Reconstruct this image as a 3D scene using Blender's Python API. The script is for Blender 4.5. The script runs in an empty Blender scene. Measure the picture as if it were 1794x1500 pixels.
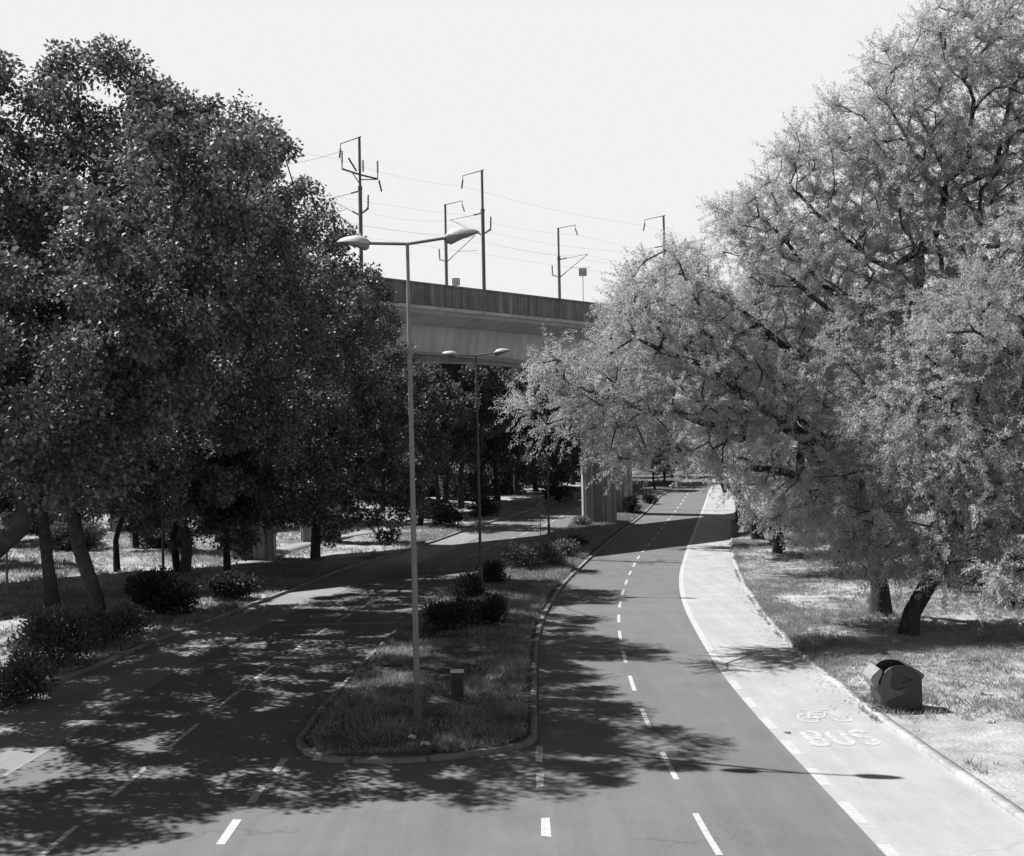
import bpy, bmesh, math, random
import numpy as np
from mathutils import Matrix, Vector

random.seed(7)
rng = np.random.default_rng(11)
scn = bpy.context.scene
COL = scn.collection

# ------------------------------------------------------------------ camera model and terrain
F = 2100.0
CAMZ = 7.0
PITCH = math.atan(53.5 / F)
ROLL = math.radians(-1.1)
R = Matrix.Rotation(math.pi / 2 + PITCH, 3, 'X') @ Matrix.Rotation(ROLL, 3, 'Z')


def rise(y):
    """Height of the ground: level near the bridge, then a gentle climb."""
    if y < 60: return 0.0
    if y < 150: return .000257 * (y - 60) ** 2
    if y < 200:
        t = y - 150
        return 2.08 + .0463 * t - .000313 * t * t
    if y < 300: return 3.61 + .015 * (y - 200)
    return 5.11


def ray(px, py): return R @ Vector(((px - 897) / F, -(py - 750) / F, -1))


def G(px, py):
    """Point of the ground seen at a pixel of the photograph."""
    r = ray(px, py)
    f = lambda t: CAMZ + r.z * t / r.y - rise(t)
    lo, hi = 5.0, 900.0
    for t in range(6, 900):
        if f(t) < 0:
            hi, lo = t, t - 1
            break
    for _ in range(30):
        m = (lo + hi) / 2
        if f(m) < 0: hi = m
        else: lo = m
    return Vector((r.x / r.y * lo, lo, rise(lo)))


def V(px, py, d):
    """Point at distance d (along Y) seen at a pixel of the photograph."""
    r = ray(px, py)
    return Vector((r.x / r.y * d, d, CAMZ + r.z / r.y * d))


# ------------------------------------------------------------------ tagging helpers
def tag(o, label=None, cat=None, group=None, kind=None):
    if label: o['label'] = label
    if cat: o['category'] = cat
    if group: o['group'] = group
    if kind: o['kind'] = kind
    return o


def empty(name, loc=(0, 0, 0), rz=0.0):
    o = bpy.data.objects.new(name, None)
    COL.objects.link(o)
    o.location = loc
    o.rotation_euler = (0, 0, rz)
    o.empty_display_size = .3
    return o


def copy_tree(o, parent=None):
    c = o.copy()
    COL.objects.link(c)
    c.parent = parent
    for ch in list(o.children): copy_tree(ch, c)
    return c


def link_mesh(name, me, m, parent=None, smooth=False):
    o = bpy.data.objects.new(name, me)
    COL.objects.link(o)
    if m: me.materials.append(m)
    if parent is not None: o.parent = parent
    if smooth:
        me.polygons.foreach_set('use_smooth', [True] * len(me.polygons))
    return o


def np_mesh(name, verts, faces, m, parent=None, smooth=False):
    """verts (n,3), faces (k,s) of one size."""
    verts = np.asarray(verts, dtype=np.float32)
    faces = np.asarray(faces, dtype=np.int32)
    k, s = faces.shape
    me = bpy.data.meshes.new(name)
    me.vertices.add(len(verts))
    me.vertices.foreach_set('co', verts.ravel())
    me.loops.add(k * s)
    me.loops.foreach_set('vertex_index', faces.ravel())
    me.polygons.add(k)
    me.polygons.foreach_set('loop_start', np.arange(0, k * s, s, dtype=np.int32))
    me.polygons.foreach_set('loop_total', np.full(k, s, dtype=np.int32))
    me.update(calc_edges=True)
    me.validate()
    return link_mesh(name, me, m, parent, smooth)


class MB:
    """Collects boxes, tubes, prisms and lofts into one mesh object."""
    def __init__(s): s.v, s.f = [], []

    def add(s, vs, fs):
        o = len(s.v)
        s.v += [tuple(v) for v in vs]
        s.f += [tuple(i + o for i in f) for f in fs]
        return s

    def box(s, x0, x1, y0, y1, z0, z1):
        return s.add([(x0, y0, z0), (x1, y0, z0), (x1, y1, z0), (x0, y1, z0), (x0, y0, z1), (x1, y0, z1), (x1, y1, z1), (x0, y1, z1)],
                     [(3, 2, 1, 0), (4, 5, 6, 7), (0, 1, 5, 4), (1, 2, 6, 5), (2, 3, 7, 6), (3, 0, 4, 7)])

    def loft(s, rings, cap=True):
        n = len(rings[0])
        vs = [p for r in rings for p in r]
        fs = []
        for i in range(len(rings) - 1):
            for j in range(n):
                a, b = i * n + j, i * n + (j + 1) % n
                fs.append((a, b, b + n, a + n))
        if cap:
            fs.append(tuple(range(n - 1, -1, -1)))
            fs.append(tuple(range((len(rings) - 1) * n, len(rings) * n)))
        return s.add(vs, fs)

    def tube(s, pts, rad, n=8, cap=True):
        pts = [Vector(p) for p in pts]
        if not hasattr(rad, '__len__'): rad = [rad] * len(pts)
        rings = []
        for i, p in enumerate(pts):
            d = (pts[min(i + 1, len(pts) - 1)] - pts[max(i - 1, 0)]).normalized()
            a = Vector((0, 0, 1)) if abs(d.z) < .9 else Vector((1, 0, 0))
            u = d.cross(a).normalized()
            w = d.cross(u)
            rings.append([p + (u * math.cos(t) + w * math.sin(t)) * rad[i] for t in (2 * math.pi * k / n for k in range(n))])
        return s.loft(rings, cap)

    def prism(s, poly, y0, y1):
        """Outline in x,z pushed along y."""
        a = [(x, y0, z) for x, z in poly]
        b = [(x, y1, z) for x, z in poly]
        return s.loft([a, b])

    def build(s, name, m, parent=None, smooth=False):
        me = bpy.data.meshes.new(name)
        me.from_pydata(s.v, [], s.f)
        bm = bmesh.new()
        bm.from_mesh(me)
        bmesh.ops.recalc_face_normals(bm, faces=bm.faces)
        bm.to_mesh(me)
        bm.free()
        o = link_mesh(name, me, m, parent, False)
        if smooth:
            for p in me.polygons: p.use_smooth = True
            try: me.set_sharp_from_angle(angle=math.radians(40))
            except Exception: pass
        return o


def bevel(o, w=.01, seg=2):
    b = o.modifiers.new('b', 'BEVEL')
    b.width = w
    b.segments = seg
    b.limit_method = 'ANGLE'
    return o


# ------------------------------------------------------------------ materials (all neutral greys: a black and white photograph)
def new_mat(name):
    m = bpy.data.materials.new(name)
    m.use_nodes = True
    nt = m.node_tree
    for n in list(nt.nodes): nt.nodes.remove(n)
    out = nt.nodes.new('ShaderNodeOutputMaterial')
    return m, nt, out


def N(nt, t, **kw):
    n = nt.nodes.new(t)
    for k, v in kw.items(): setattr(n, k, v)
    return n


def noise(nt, scale, detail=4, rough=.55, stretch=(1, 1, 1)):
    tc = N(nt, 'ShaderNodeTexCoord')
    mp = N(nt, 'ShaderNodeMapping')
    mp.inputs['Scale'].default_value = stretch
    nz = N(nt, 'ShaderNodeTexNoise')
    nz.inputs['Scale'].default_value = scale
    nz.inputs['Detail'].default_value = detail
    nz.inputs['Roughness'].default_value = rough
    nt.links.new(tc.outputs['Object'], mp.inputs[0])
    nt.links.new(mp.outputs[0], nz.inputs['Vector'])
    return nz.outputs['Fac']


def ramp(nt, fac, lo, hi, a=.3, b=.7):
    r = N(nt, 'ShaderNodeMapRange')
    r.inputs[1].default_value = a
    r.inputs[2].default_value = b
    r.inputs[3].default_value = lo
    r.inputs[4].default_value = hi
    nt.links.new(fac, r.inputs[0])
    return r.outputs[0]


def mul(nt, a, b, op='MULTIPLY'):
    m = N(nt, 'ShaderNodeMath', operation=op)
    for i, x in enumerate((a, b)):
        if isinstance(x, (int, float)): m.inputs[i].default_value = x
        else: nt.links.new(x, m.inputs[i])
    return m.outputs[0]


def solid(name, val, layers=(), rough=.8, spec=.3, metal=0.0, bump=None):
    """Grey of albedo val, multiplied by noise layers (scale, lo, hi, stretch)."""
    m, nt, out = new_mat(name)
    p = N(nt, 'ShaderNodeBsdfPrincipled')
    p.inputs['Roughness'].default_value = rough
    p.inputs['Metallic'].default_value = metal
    p.inputs['Specular IOR Level'].default_value = spec
    v = None
    for L in layers:
        sc, lo, hi = L[:3]
        st = L[3] if len(L) > 3 else (1, 1, 1)
        a, b = L[4] if len(L) > 4 else (.3, .7)
        k = ramp(nt, noise(nt, sc, 5, .6, st), lo, hi, a, b)
        v = k if v is None else mul(nt, v, k)
    if v is None: p.inputs['Base Color'].default_value = (val, val, val, 1)
    else: nt.links.new(mul(nt, v, val), p.inputs['Base Color'])
    if bump:
        bp = N(nt, 'ShaderNodeBump')
        bp.inputs['Strength'].default_value = bump[1]
        bp.inputs['Distance'].default_value = bump[2] if len(bump) > 2 else .02
        nt.links.new(noise(nt, bump[0], 6, .65), bp.inputs['Height'])
        nt.links.new(bp.outputs[0], p.inputs['Normal'])
    nt.links.new(p.outputs[0], out.inputs[0])
    return m


def leaf_mat(name, val, trans=.35, vary=.5, gloss=.06, clump=None):
    m, nt, out = new_mat(name)
    geo = N(nt, 'ShaderNodeNewGeometry')
    k = ramp(nt, geo.outputs['Random Per Island'], 1 - vary, 1 + vary, 0, 1)
    if clump: k = mul(nt, k, ramp(nt, noise(nt, clump[0], 2), clump[1], clump[2]))
    v = mul(nt, k, val)
    d = N(nt, 'ShaderNodeBsdfDiffuse')
    t = N(nt, 'ShaderNodeBsdfTranslucent')
    g = N(nt, 'ShaderNodeBsdfGlossy')
    g.inputs['Roughness'].default_value = .55
    nt.links.new(v, d.inputs[0])
    nt.links.new(v, t.inputs[0])
    g.inputs[0].default_value = (.6, .6, .6, 1)
    mx = N(nt, 'ShaderNodeMixShader')
    mx.inputs[0].default_value = trans
    nt.links.new(d.outputs[0], mx.inputs[1])
    nt.links.new(t.outputs[0], mx.inputs[2])
    m2 = N(nt, 'ShaderNodeMixShader')
    m2.inputs[0].default_value = gloss
    nt.links.new(mx.outputs[0], m2.inputs[1])
    nt.links.new(g.outputs[0], m2.inputs[2])
    nt.links.new(m2.outputs[0], out.inputs[0])
    return m


def road_mat(name, val, grain=.3, crack=.75):
    """Road surface: grain, blotches, darker stains and a few hairline cracks."""
    m, nt, out = new_mat(name)
    p = N(nt, 'ShaderNodeBsdfPrincipled')
    p.inputs['Roughness'].default_value = .85
    p.inputs['Specular IOR Level'].default_value = .25
    v = ramp(nt, noise(nt, 38, 3, .7), 1 - grain, 1 + grain, .25, .75)
    for sc, lo, hi, st, ab in ((.35, .9, 1.1, (1, 1, 1), (.3, .7)), (1.0, .9, 1.08, (1.9, .03, 1), (.3, .7)), (1.4, .93, 1.05, (1, .5, 1), (.3, .7)), (3.0, .86, 1.0, (1, .35, 1), (.26, .36)), (9, .94, 1.06, (1, 1, 1), (.3, .7))):
        v = mul(nt, v, ramp(nt, noise(nt, sc, 5, .6, st), lo, hi, *ab))
    # cracks: cell borders of warped cells, kept only in some areas
    tc = N(nt, 'ShaderNodeTexCoord')
    nz = N(nt, 'ShaderNodeTexNoise')
    nz.inputs['Scale'].default_value = .8
    nz.inputs['Detail'].default_value = 5
    nt.links.new(tc.outputs['Object'], nz.inputs['Vector'])
    mx = N(nt, 'ShaderNodeVectorMath', operation='MULTIPLY_ADD')
    nt.links.new(nz.outputs['Color'], mx.inputs[0])
    mx.inputs[1].default_value = (2.2, 2.2, 0)
    nt.links.new(tc.outputs['Object'], mx.inputs[2])
    vo = N(nt, 'ShaderNodeTexVoronoi', feature='DISTANCE_TO_EDGE')
    vo.inputs['Scale'].default_value = .16
    nt.links.new(mx.outputs[0], vo.inputs['Vector'])
    line = ramp(nt, vo.outputs['Distance'], crack, 1, .0, .006)
    gate = ramp(nt, noise(nt, .25, 2), 0, 1, .48, .56)
    inv = mul(nt, mul(nt, mul(nt, line, -1.0), 1.0, 'ADD'), gate)
    v = mul(nt, v, mul(nt, mul(nt, inv, -1.0), 1.0, 'ADD'))
    nt.links.new(mul(nt, v, val), p.inputs['Base Color'])
    bp = N(nt, 'ShaderNodeBump')
    bp.inputs['Strength'].default_value = .3
    bp.inputs['Distance'].default_value = .01
    nt.links.new(noise(nt, 60, 6, .65), bp.inputs['Height'])
    nt.links.new(bp.outputs[0], p.inputs['Normal'])
    nt.links.new(p.outputs[0], out.inputs[0])
    return m


def kerb_mat(name, val, length=1.0):
    """Kerb stones: each stone its own tone, dark joints between them."""
    m, nt, out = new_mat(name)
    p = N(nt, 'ShaderNodeBsdfPrincipled')
    p.inputs['Roughness'].default_value = .9
    p.inputs['Specular IOR Level'].default_value = .2
    tc = N(nt, 'ShaderNodeTexCoord')
    sx = N(nt, 'ShaderNodeSeparateXYZ')
    nt.links.new(tc.outputs['Object'], sx.inputs[0])
    q = mul(nt, sx.outputs['Y'], 1 / length)
    wn = N(nt, 'ShaderNodeTexWhiteNoise', noise_dimensions='1D')
    nt.links.new(mul(nt, q, 0, 'FLOOR'), wn.inputs['W'])
    v = ramp(nt, wn.outputs['Value'], .82, 1.12, 0, 1)
    v = mul(nt, v, ramp(nt, mul(nt, q, 1.0, 'FRACT'), .35, 1, .0, .035))
    for sc, lo, hi in ((.5, .7, 1.15), (3, .75, 1.15), (25, .85, 1.1)):
        v = mul(nt, v, ramp(nt, noise(nt, sc, 5, .65), lo, hi))
    nt.links.new(mul(nt, v, val), p.inputs['Base Color'])
    bp = N(nt, 'ShaderNodeBump')
    bp.inputs['Strength'].default_value = .4
    bp.inputs['Distance'].default_value = .02
    nt.links.new(noise(nt, 22, 6, .65), bp.inputs['Height'])
    nt.links.new(bp.outputs[0], p.inputs['Normal'])
    nt.links.new(p.outputs[0], out.inputs[0])
    return m


M = dict(
    asphalt=road_mat('asphalt', .107),
    lane=road_mat('bus_lane_surface', .265, .16, .8),
    left_lane=road_mat('side_lane_surface', .17, .2, .8),
    paint=solid('road_paint', .325, [(7, .72, 1.06, (1, 1, 1), (.25, .5)), (60, .9, 1.05)], .7, .3),
    worn=solid('worn_paint', .37, [(6, .8, 1.1), (40, .85, 1.1)], .75, .3),
    bars=solid('thin_paint', .3, [(3, .7, 1.1), (40, .85, 1.1)], .75, .3),
    kerb=kerb_mat('kerb_stone', .2),
    pale_kerb=kerb_mat('pale_kerb', .33),
    soil=solid('dry_soil', .27, [(.22, .55, 1.35), (1.6, .75, 1.2), (18, .75, 1.2)], .95, .1, bump=(9, .8, .08)),
    dark_soil=solid('median_soil', .07, [(.5, .7, 1.3), (6, .7, 1.3)], .95, .1, bump=(9, .8, .06)),
    earth=solid('earth', .09, [(.1, .6, 1.4), (3, .8, 1.2)], .95, .1),
    path=solid('pale_path', .17, [(1.5, .8, 1.15), (20, .9, 1.1)], .9, .2),
    concrete=solid('concrete', .46, [(.35, .78, 1.12), (1.0, .74, 1.12, (2.2, .02, .08)), (1.0, .85, 1.08, (9, .02, .05)), (12, .93, 1.07)], .9, .2, bump=(20, .2, .02)),
    stained=solid('stained_concrete', .155, [(1.0, .5, 1.5, (5.5, .02, .14)), (1.0, .7, 1.3, (1.3, .02, .1)), (.5, .75, 1.25), (9, .85, 1.15)], .9, .2, bump=(20, .3, .02)),
    pier=solid('pier_concrete', .3, [(1.0, .75, 1.15, (1.5, 1.5, .1)), (.7, .85, 1.1)], .9, .2, bump=(20, .3, .02)),
    ledge=solid('ledge_concrete', .3, [(1.2, .8, 1.1), (10, .9, 1.1)], .9, .2),
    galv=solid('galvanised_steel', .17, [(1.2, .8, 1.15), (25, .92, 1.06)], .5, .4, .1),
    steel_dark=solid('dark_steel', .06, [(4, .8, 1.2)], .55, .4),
    mast=solid('mast_steel', .09, [(2, .8, 1.2)], .6, .4),
    insul=solid('insulator', .03, [], .35, .5),
    wire=solid('wire', .16, [], .5, .5),
    lamp=solid('lamp_housing', .36, [(5, .9, 1.08)], .45, .4),
    lens=solid('lamp_lens', .16, [(9, .8, 1.1)], .25, .5),
    bin_dark=solid('bin_dark_plastic', .022, [(3, .8, 1.25), (25, .9, 1.1)], .5, .4),
    bin_mid=solid('bin_grey_plastic', .062, [(4, .85, 1.2)], .5, .4),
    bin_pale=solid('bin_pale_metal', .2, [(6, .75, 1.1)], .55, .4),
    rubber=solid('rubber', .02, [], .8, .2),
    sign=solid('sign_face', .32, [(6, .9, 1.05)], .6, .3),
    sign_dark=solid('sign_mark', .03, [], .6, .3),
    paper=solid('paper', .36, [], .8, .2),
    bark=solid('dark_bark', .038, [(5, .55, 1.5, (1, 1, .25)), (30, .8, 1.2)], .95, .1, bump=(14, .9, .05)),
    bark_plane=solid('plane_bark', .05, [(2.5, .6, 1.6), (12, .85, 1.15)], .95, .1, bump=(10, .5, .03)),
    leaf_plane=leaf_mat('plane_leaf', .115, .26, .65, .07),
    leaf_dark=leaf_mat('dark_leaf', .085, .35, .55, .05),
    leaf_feather=leaf_mat('feathery_leaf', .45, .4, .06, .05, (.35, .8, 1.15)),
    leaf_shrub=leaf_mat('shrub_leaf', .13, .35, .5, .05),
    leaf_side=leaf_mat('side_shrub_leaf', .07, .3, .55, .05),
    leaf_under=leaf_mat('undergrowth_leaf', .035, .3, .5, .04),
    grass_dark=leaf_mat('median_grass', .24, .4, .5, .03, (.8, .6, 1.35)),
    grass_pale=leaf_mat('dry_grass', .26, .5, .3, .02, (.35, .65, 1.25)),
)

# ------------------------------------------------------------------ road lines traced on the ground
YS = np.concatenate([np.arange(-60, 16, 4.0), np.arange(16, 160, 1.0), np.arange(160, 401, 4.0)])


def trace(pts, near=None, far=(), smooth_from=33):
    """x(y) of a line on the ground, from pixels of the photograph plus far world points."""
    w = sorted([(p.y, p.x) for p in (G(*q) for q in pts)] + [(y, x) for x, y in far])
    ys = np.array([a for a, b in w])
    xs = np.array([b for a, b in w])
    yy = np.arange(-60, 401, .5)
    xx = np.interp(yy, ys, xs)
    s = (xs[-1] - xs[-2]) / (ys[-1] - ys[-2]) if far else .2
    xx = np.where(yy > ys[-1], xs[-1] + s * (yy - ys[-1]), xx)
    sl = near if near is not None else 0
    xx = np.where(yy < ys[0], xs[0] + sl * (yy - ys[0]), xx)
    if smooth_from is not None:
        k = 13
        pad = np.pad(xx, k // 2, mode='edge')
        sm = np.convolve(pad, np.ones(k) / k, 'valid')
        sm = np.convolve(np.pad(sm, k // 2, mode='edge'), np.ones(k) / k, 'valid')
        xx = np.where(yy > smooth_from, sm, xx)
    return lambda y: np.interp(y, yy, xx)


LKL = trace([(58.5, 1213.6), (156, 1176.5), (288.7, 1118), (374.6, 1087), (468, 1053.6), (608.7, 995), (700, 970), (717.6, 963.5), (767.7, 948.5),
             (807.9, 933), (879, 910), (945, 890)], .02, [(7.5, 150), (17, 200)], 36)
LBL = trace([(0, 1362), (78, 1315), (179.5, 1253), (288, 1183), (415, 1117), (540, 1060.5), (610.5, 1028.8), (684, 1000), (761, 975), (818, 950)],
            .02, [(1.0, 130), (9.0, 152), (18.5, 200)], 30)
LCD = trace([(74, 1498.7), (130.7, 1453.8), (193, 1396), (261.4, 1342.6), (308, 1299), (355, 1260.7), (392, 1229.5), (429, 1201.4), (480, 1166), (544, 1118),
             (668, 1043), (801, 984), (884.6, 947), (926, 933)], .02, [(6.5, 130), (12.5, 152), (22, 200)], 22)
LKR = trace([(660, 1337), (567, 1335), (527, 1318), (518.6, 1303), (560, 1244.5), (607, 1194), (650.7, 1147.5), (697.5, 1100.7), (724, 1080), (770, 1048), (815, 1018),
             (860, 985), (900, 962), (940, 945), (985, 928), (1015, 917)], 0, [(11, 135), (15.5, 152), (25, 200)], 36)
RKL = trace([(751, 1335.5), (851, 1323), (915, 1311), (941.6, 1294.6), (940, 1201), (941, 1134), (948, 1100.7), (961.7, 1067), (981.8, 1033.8), (998.5, 1015),
             (1036, 978), (1081.5, 938), (1125.6, 905), (1136, 894), (1160, 867)], 0, [(19.5, 152), (29, 200)], 34)
RCD = trace([(1262, 1500), (1213, 1423), (1188, 1366), (1156, 1315), (1139, 1278), (1121, 1240), (1111, 1210), (1102, 1183), (1097, 1161), (1089, 1138), (1085, 1111),
             (1083, 1080), (1086, 1055), (1093, 1030), (1105, 1000), (1122, 970), (1148.7, 940.5), (1167, 915.4), (1182, 897), (1200.5, 872)], 0, [(31.5, 200)], 22)
RBL = trace([(1553, 1500), (1469, 1409), (1398, 1333.7), (1345, 1276), (1278.8, 1201), (1248, 1156.7), (1217, 1103.6), (1197, 1063.8), (1189.4, 1032.8), (1190, 1001.8),
             (1203.6, 957.5), (1223, 910), (1237, 873.6), (1252, 835)], 0, [], 22)
RKR = trace([(1794, 1444.4), (1708, 1382.4), (1619.6, 1320.5), (1549, 1271.8), (1526.7, 1254), (1482, 1218.7), (1442.6, 1183), (1398, 1148), (1349.6, 1094.7),
             (1305.4, 1032.8), (1285.5, 988.5), (1279.5, 944), (1282, 910), (1296, 868)], 0, [(37.5, 195)], 22)
RZ = np.vectorize(rise)
TIP_Y = G(660, 1337).y


def strip(name, left, right, ys, dz, m, cols=1, kind='structure', bump=0.0):
    xs = np.linspace(0, 1, cols + 1)
    L, Rr = left(ys), right(ys)
    X = L[:, None] * (1 - xs) + Rr[:, None] * xs
    Y = np.repeat(ys[:, None], cols + 1, 1)
    Z = RZ(Y) + dz
    v = np.stack([X, Y, Z], -1).reshape(-1, 3)
    n = cols + 1
    i = np.arange(len(ys) - 1)[:, None] * n + np.arange(cols)[None]
    f = np.stack([i, i + 1, i + 1 + n, i + n], -1).reshape(-1, 4)
    o = np_mesh(name, v, f, m)
    tag(o, kind=kind)
    return o


# ground: one sheet to the horizon
gy = np.concatenate([[-1500, -400], YS, np.arange(420, 700, 40.0), [1000, 2500]])
o = strip('ground', lambda y: np.full_like(y, -1600.0), lambda y: np.full_like(y, 1600.0), gy, -.09, M['earth'], 40)
strip('road', LBL, RBL, YS, 0, M['asphalt'], 10)
o = strip('bus_lane', RBL, RKR, YS, 0, M['lane'], 4)
o = strip('bus_lane', LKL, LBL, YS, 0, M['left_lane'], 4)


def vnoise(x, y, s, seed):
    """Cheap smooth value noise."""
    r = np.random.default_rng(seed)
    T = r.random((64, 64))
    x, y = x / s, y / s
    xi, yi = np.floor(x).astype(int), np.floor(y).astype(int)
    fx, fy = x - xi, y - yi
    fx, fy = fx * fx * (3 - 2 * fx), fy * fy * (3 - 2 * fy)
    g = lambda a, b: T[a % 64, b % 64]
    return (g(xi, yi) * (1 - fx) + g(xi + 1, yi) * fx) * (1 - fy) + (g(xi, yi + 1) * (1 - fx) + g(xi + 1, yi + 1) * fx) * fy


def verge_z(x, y, edge):
    """Height of the verge at distance from its kerb."""
    d = np.abs(x - edge)
    k = np.clip((d - .2) / 2.0, 0, 1)
    far = np.clip((d - 8) / 40, 0, 1)
    return RZ(y) + .085 + k * (.22 * (vnoise(x, y, 3.1, 3) - .45) + .1 * (vnoise(x, y, .9, 4) - .5)) + far * 1.1 * np.clip((np.abs(y) - 20) / 40, 0, 1)


def verge(edge, sgn, w):
    ts = np.concatenate([np.linspace(0, 14, 36), np.linspace(15, w, 26)])
    ys = np.concatenate([np.arange(-60, 16, 4.0), np.arange(16, 100, .5), np.arange(100, 160, 1.0), np.arange(160, 401, 4.0)])
    E = edge(ys)
    X = E[:, None] + sgn * (.19 + ts[None])
    Y = np.repeat(ys[:, None], len(ts), 1)
    Z = verge_z(X, Y, E[:, None])
    n = len(ts)
    i = np.arange(len(ys) - 1)[:, None] * n + np.arange(n - 1)[None]
    f = np.stack([i, i + 1, i + 1 + n, i + n], -1).reshape(-1, 4)
    if sgn < 0: f = f[:, ::-1]
    o = np_mesh('verge', np.stack([X, Y, Z], -1).reshape(-1, 3), f, M['soil'], smooth=True)
    tag(o, kind='structure')
    return o


verge(LKL, -1, 90)
verge(RKR, 1, 90)


# kerbs: a step along a line; pts run so that the raised side is on the side of `inner`
def kerb(name, outer, width, side, m, closed=False, h=.14, inner_drop=.03):
    P = np.array(outer, dtype=float)
    d = np.gradient(P, axis=0)
    d /= np.linalg.norm(d, axis=1)[:, None] + 1e-9
    nrm = np.stack([-d[:, 1], d[:, 0]], -1) * side
    Q = P + nrm * width
    C = P + nrm * .025
    z0 = RZ(P[:, 1])
    rows = [np.c_[P, z0 - .06], np.c_[P, z0 + h - .02], np.c_[C, z0 + h], np.c_[Q, z0 + h], np.c_[Q, z0 - .02]]
    v = np.stack(rows, 1).reshape(-1, 3)
    n = 5
    i = np.arange(len(P) - 1)[:, None] * n + np.arange(n - 1)[None]
    f = np.stack([i, i + 1, i + 1 + n, i + n], -1).reshape(-1, 4)
    if side > 0: f = f[:, ::-1]
    o = np_mesh(name, v, f, m)
    tag(o, kind='structure')
    return Q


KY = np.concatenate([np.arange(-20, 160, 1.0), np.arange(160, 300, 4.0)])
kerb('kerb', np.c_[LKL(KY), KY], .2, 1, M['kerb'])
kerb('kerb', np.c_[RKR(KY), KY], .24, -1, M['pale_kerb'], h=.1)
# median outline: right side from far to near, round the blunt tip, left side near to far
tip_px = [(941.6, 1294), (936, 1302), (926, 1307.5), (915, 1311), (885, 1317.5), (851, 1323), (800, 1330), (751, 1335), (700, 1337.5), (650.7, 1338), (605, 1337.5), (567, 1335), (545, 1328),
          (529, 1319), (519.5, 1309), (519, 1300)]
tip = [(p.x, p.y) for p in (G(*q) for q in tip_px)]
MY = np.concatenate([np.arange(31, 160, 1.0), np.arange(160, 260, 4.0)])
out = [(RKL(y), y) for y in MY[::-1]] + tip + [(LKR(y), y) for y in MY]
out = np.array([(float(a), float(b)) for a, b in out])
INN = kerb('kerb', out, .17, -1, M['kerb'], h=.12)
nr = len(MY)
# soil of the median: a strip between the kerb's inner lines plus the tip
Ri, Li, Ti = INN[:nr][::-1], INN[-nr:], INN[nr:-nr]
cols = 8
vs, fs = [], []
for k in range(nr):
    for j in range(cols + 1):
        t = j / cols
        p = Li[k] * (1 - t) + Ri[k] * t
        q = math.sin(math.pi * t)
        vs.append((p[0], p[1], rise(p[1]) + .1 + .12 * q + (.1 * (vnoise(np.array(p[0]), np.array(p[1]), 1.3, 5) - .5) * q)))
n = cols + 1
for k in range(nr - 1):
    for j in range(cols):
        a = k * n + j
        fs.append((a, a + 1, a + 1 + n, a + n))
b0 = len(vs)
vs += [(p[0], p[1], .1) for p in Ti]
ring = list(range(0, cols + 1)) + [b0 + i for i in range(len(Ti))]
cx = np.mean([[vs[i][0], vs[i][1]] for i in ring], 0)
ci = len(vs)
vs.append((cx[0], cx[1], .2))
for a, b in zip(ring, ring[1:] + ring[:1]): fs.append((b, a, ci))
me = bpy.data.meshes.new('median')
me.from_pydata(vs, [], fs)
tag(link_mesh('median', me, M['dark_soil'], smooth=True), kind='structure')


# painted lines
def paint_strips(name, segs, m, dz=.006):
    """segs: list of (line, y0, y1, width)."""
    vs, fs = [], []
    for fn, y0, y1, w in segs:
        ys = np.arange(y0, y1 + .01, max(.5, (y1 - y0) / max(1, round((y1 - y0) / 1.0))))
        if ys[-1] < y1 - .05: ys = np.append(ys, y1)
        xs = fn(ys)
        dx = np.gradient(xs, ys) if len(ys) > 1 else np.zeros(1)
        b = len(vs)
        for x, y, s in zip(xs, ys, dx):
            e = w / 2 * math.sqrt(1 + s * s)
            vs += [(x - e, y, rise(y) + dz), (x + e, y, rise(y) + dz)]
        for i in range(len(ys) - 1):
            a = b + 2 * i
            fs.append((a, a + 1, a + 3, a + 2))
    me = bpy.data.meshes.new(name)
    me.from_pydata(vs, [], fs)
    return tag(link_mesh(name, me, m), kind='structure')


def dashes(fn, y0, y1, period, length, w): return [(fn, y, y + length, w) for y in np.arange(y0, y1, period)]


ya = G(1262, 1500).y
d0 = G(1188, 1366).y
d1 = G(1139, 1278).y
per = (G(1097, 1161).y - d0) / 3
paint_strips('lane_marking', dashes(RCD, d0 - 2 * per, 160, per, per * .5, .125), M['paint'])
e0 = G(193, 1396).y
pl = (G(480, 1166).y - G(261.4, 1342.6).y) / 3
paint_strips('lane_marking', dashes(LCD, e0 - 2 * pl, 150, pl, (G(261.4, 1342.6).y - e0), .125), M['worn'])
# edge lines of the two bus lanes: solid with a broken stretch near the camera
off = lambda fn, a: (lambda y: fn(y) + a)
y_s = G(1262, 1180).y
paint_strips('lane_marking', [(off(RBL, .12), y_s, 200, .24)], M['paint'])
paint_strips('lane_marking', dashes(off(RBL, .12), y_s - 26.2, y_s - 1, 2.62, 1.35, .24), M['paint'])
paint_strips('lane_marking', dashes(off(RBL, .12), y_s - 26.2 + 1.35, y_s - .3, 2.62, 1.27, .24), solid('faded_paint', .275, [(8, .85, 1.1)], .8, .2))
paint_strips('lane_marking', [(off(LBL, .06), 12, 120, .1)], solid('faint_line', .2, [(3, .7, 1.1)], .8, .2))


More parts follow.
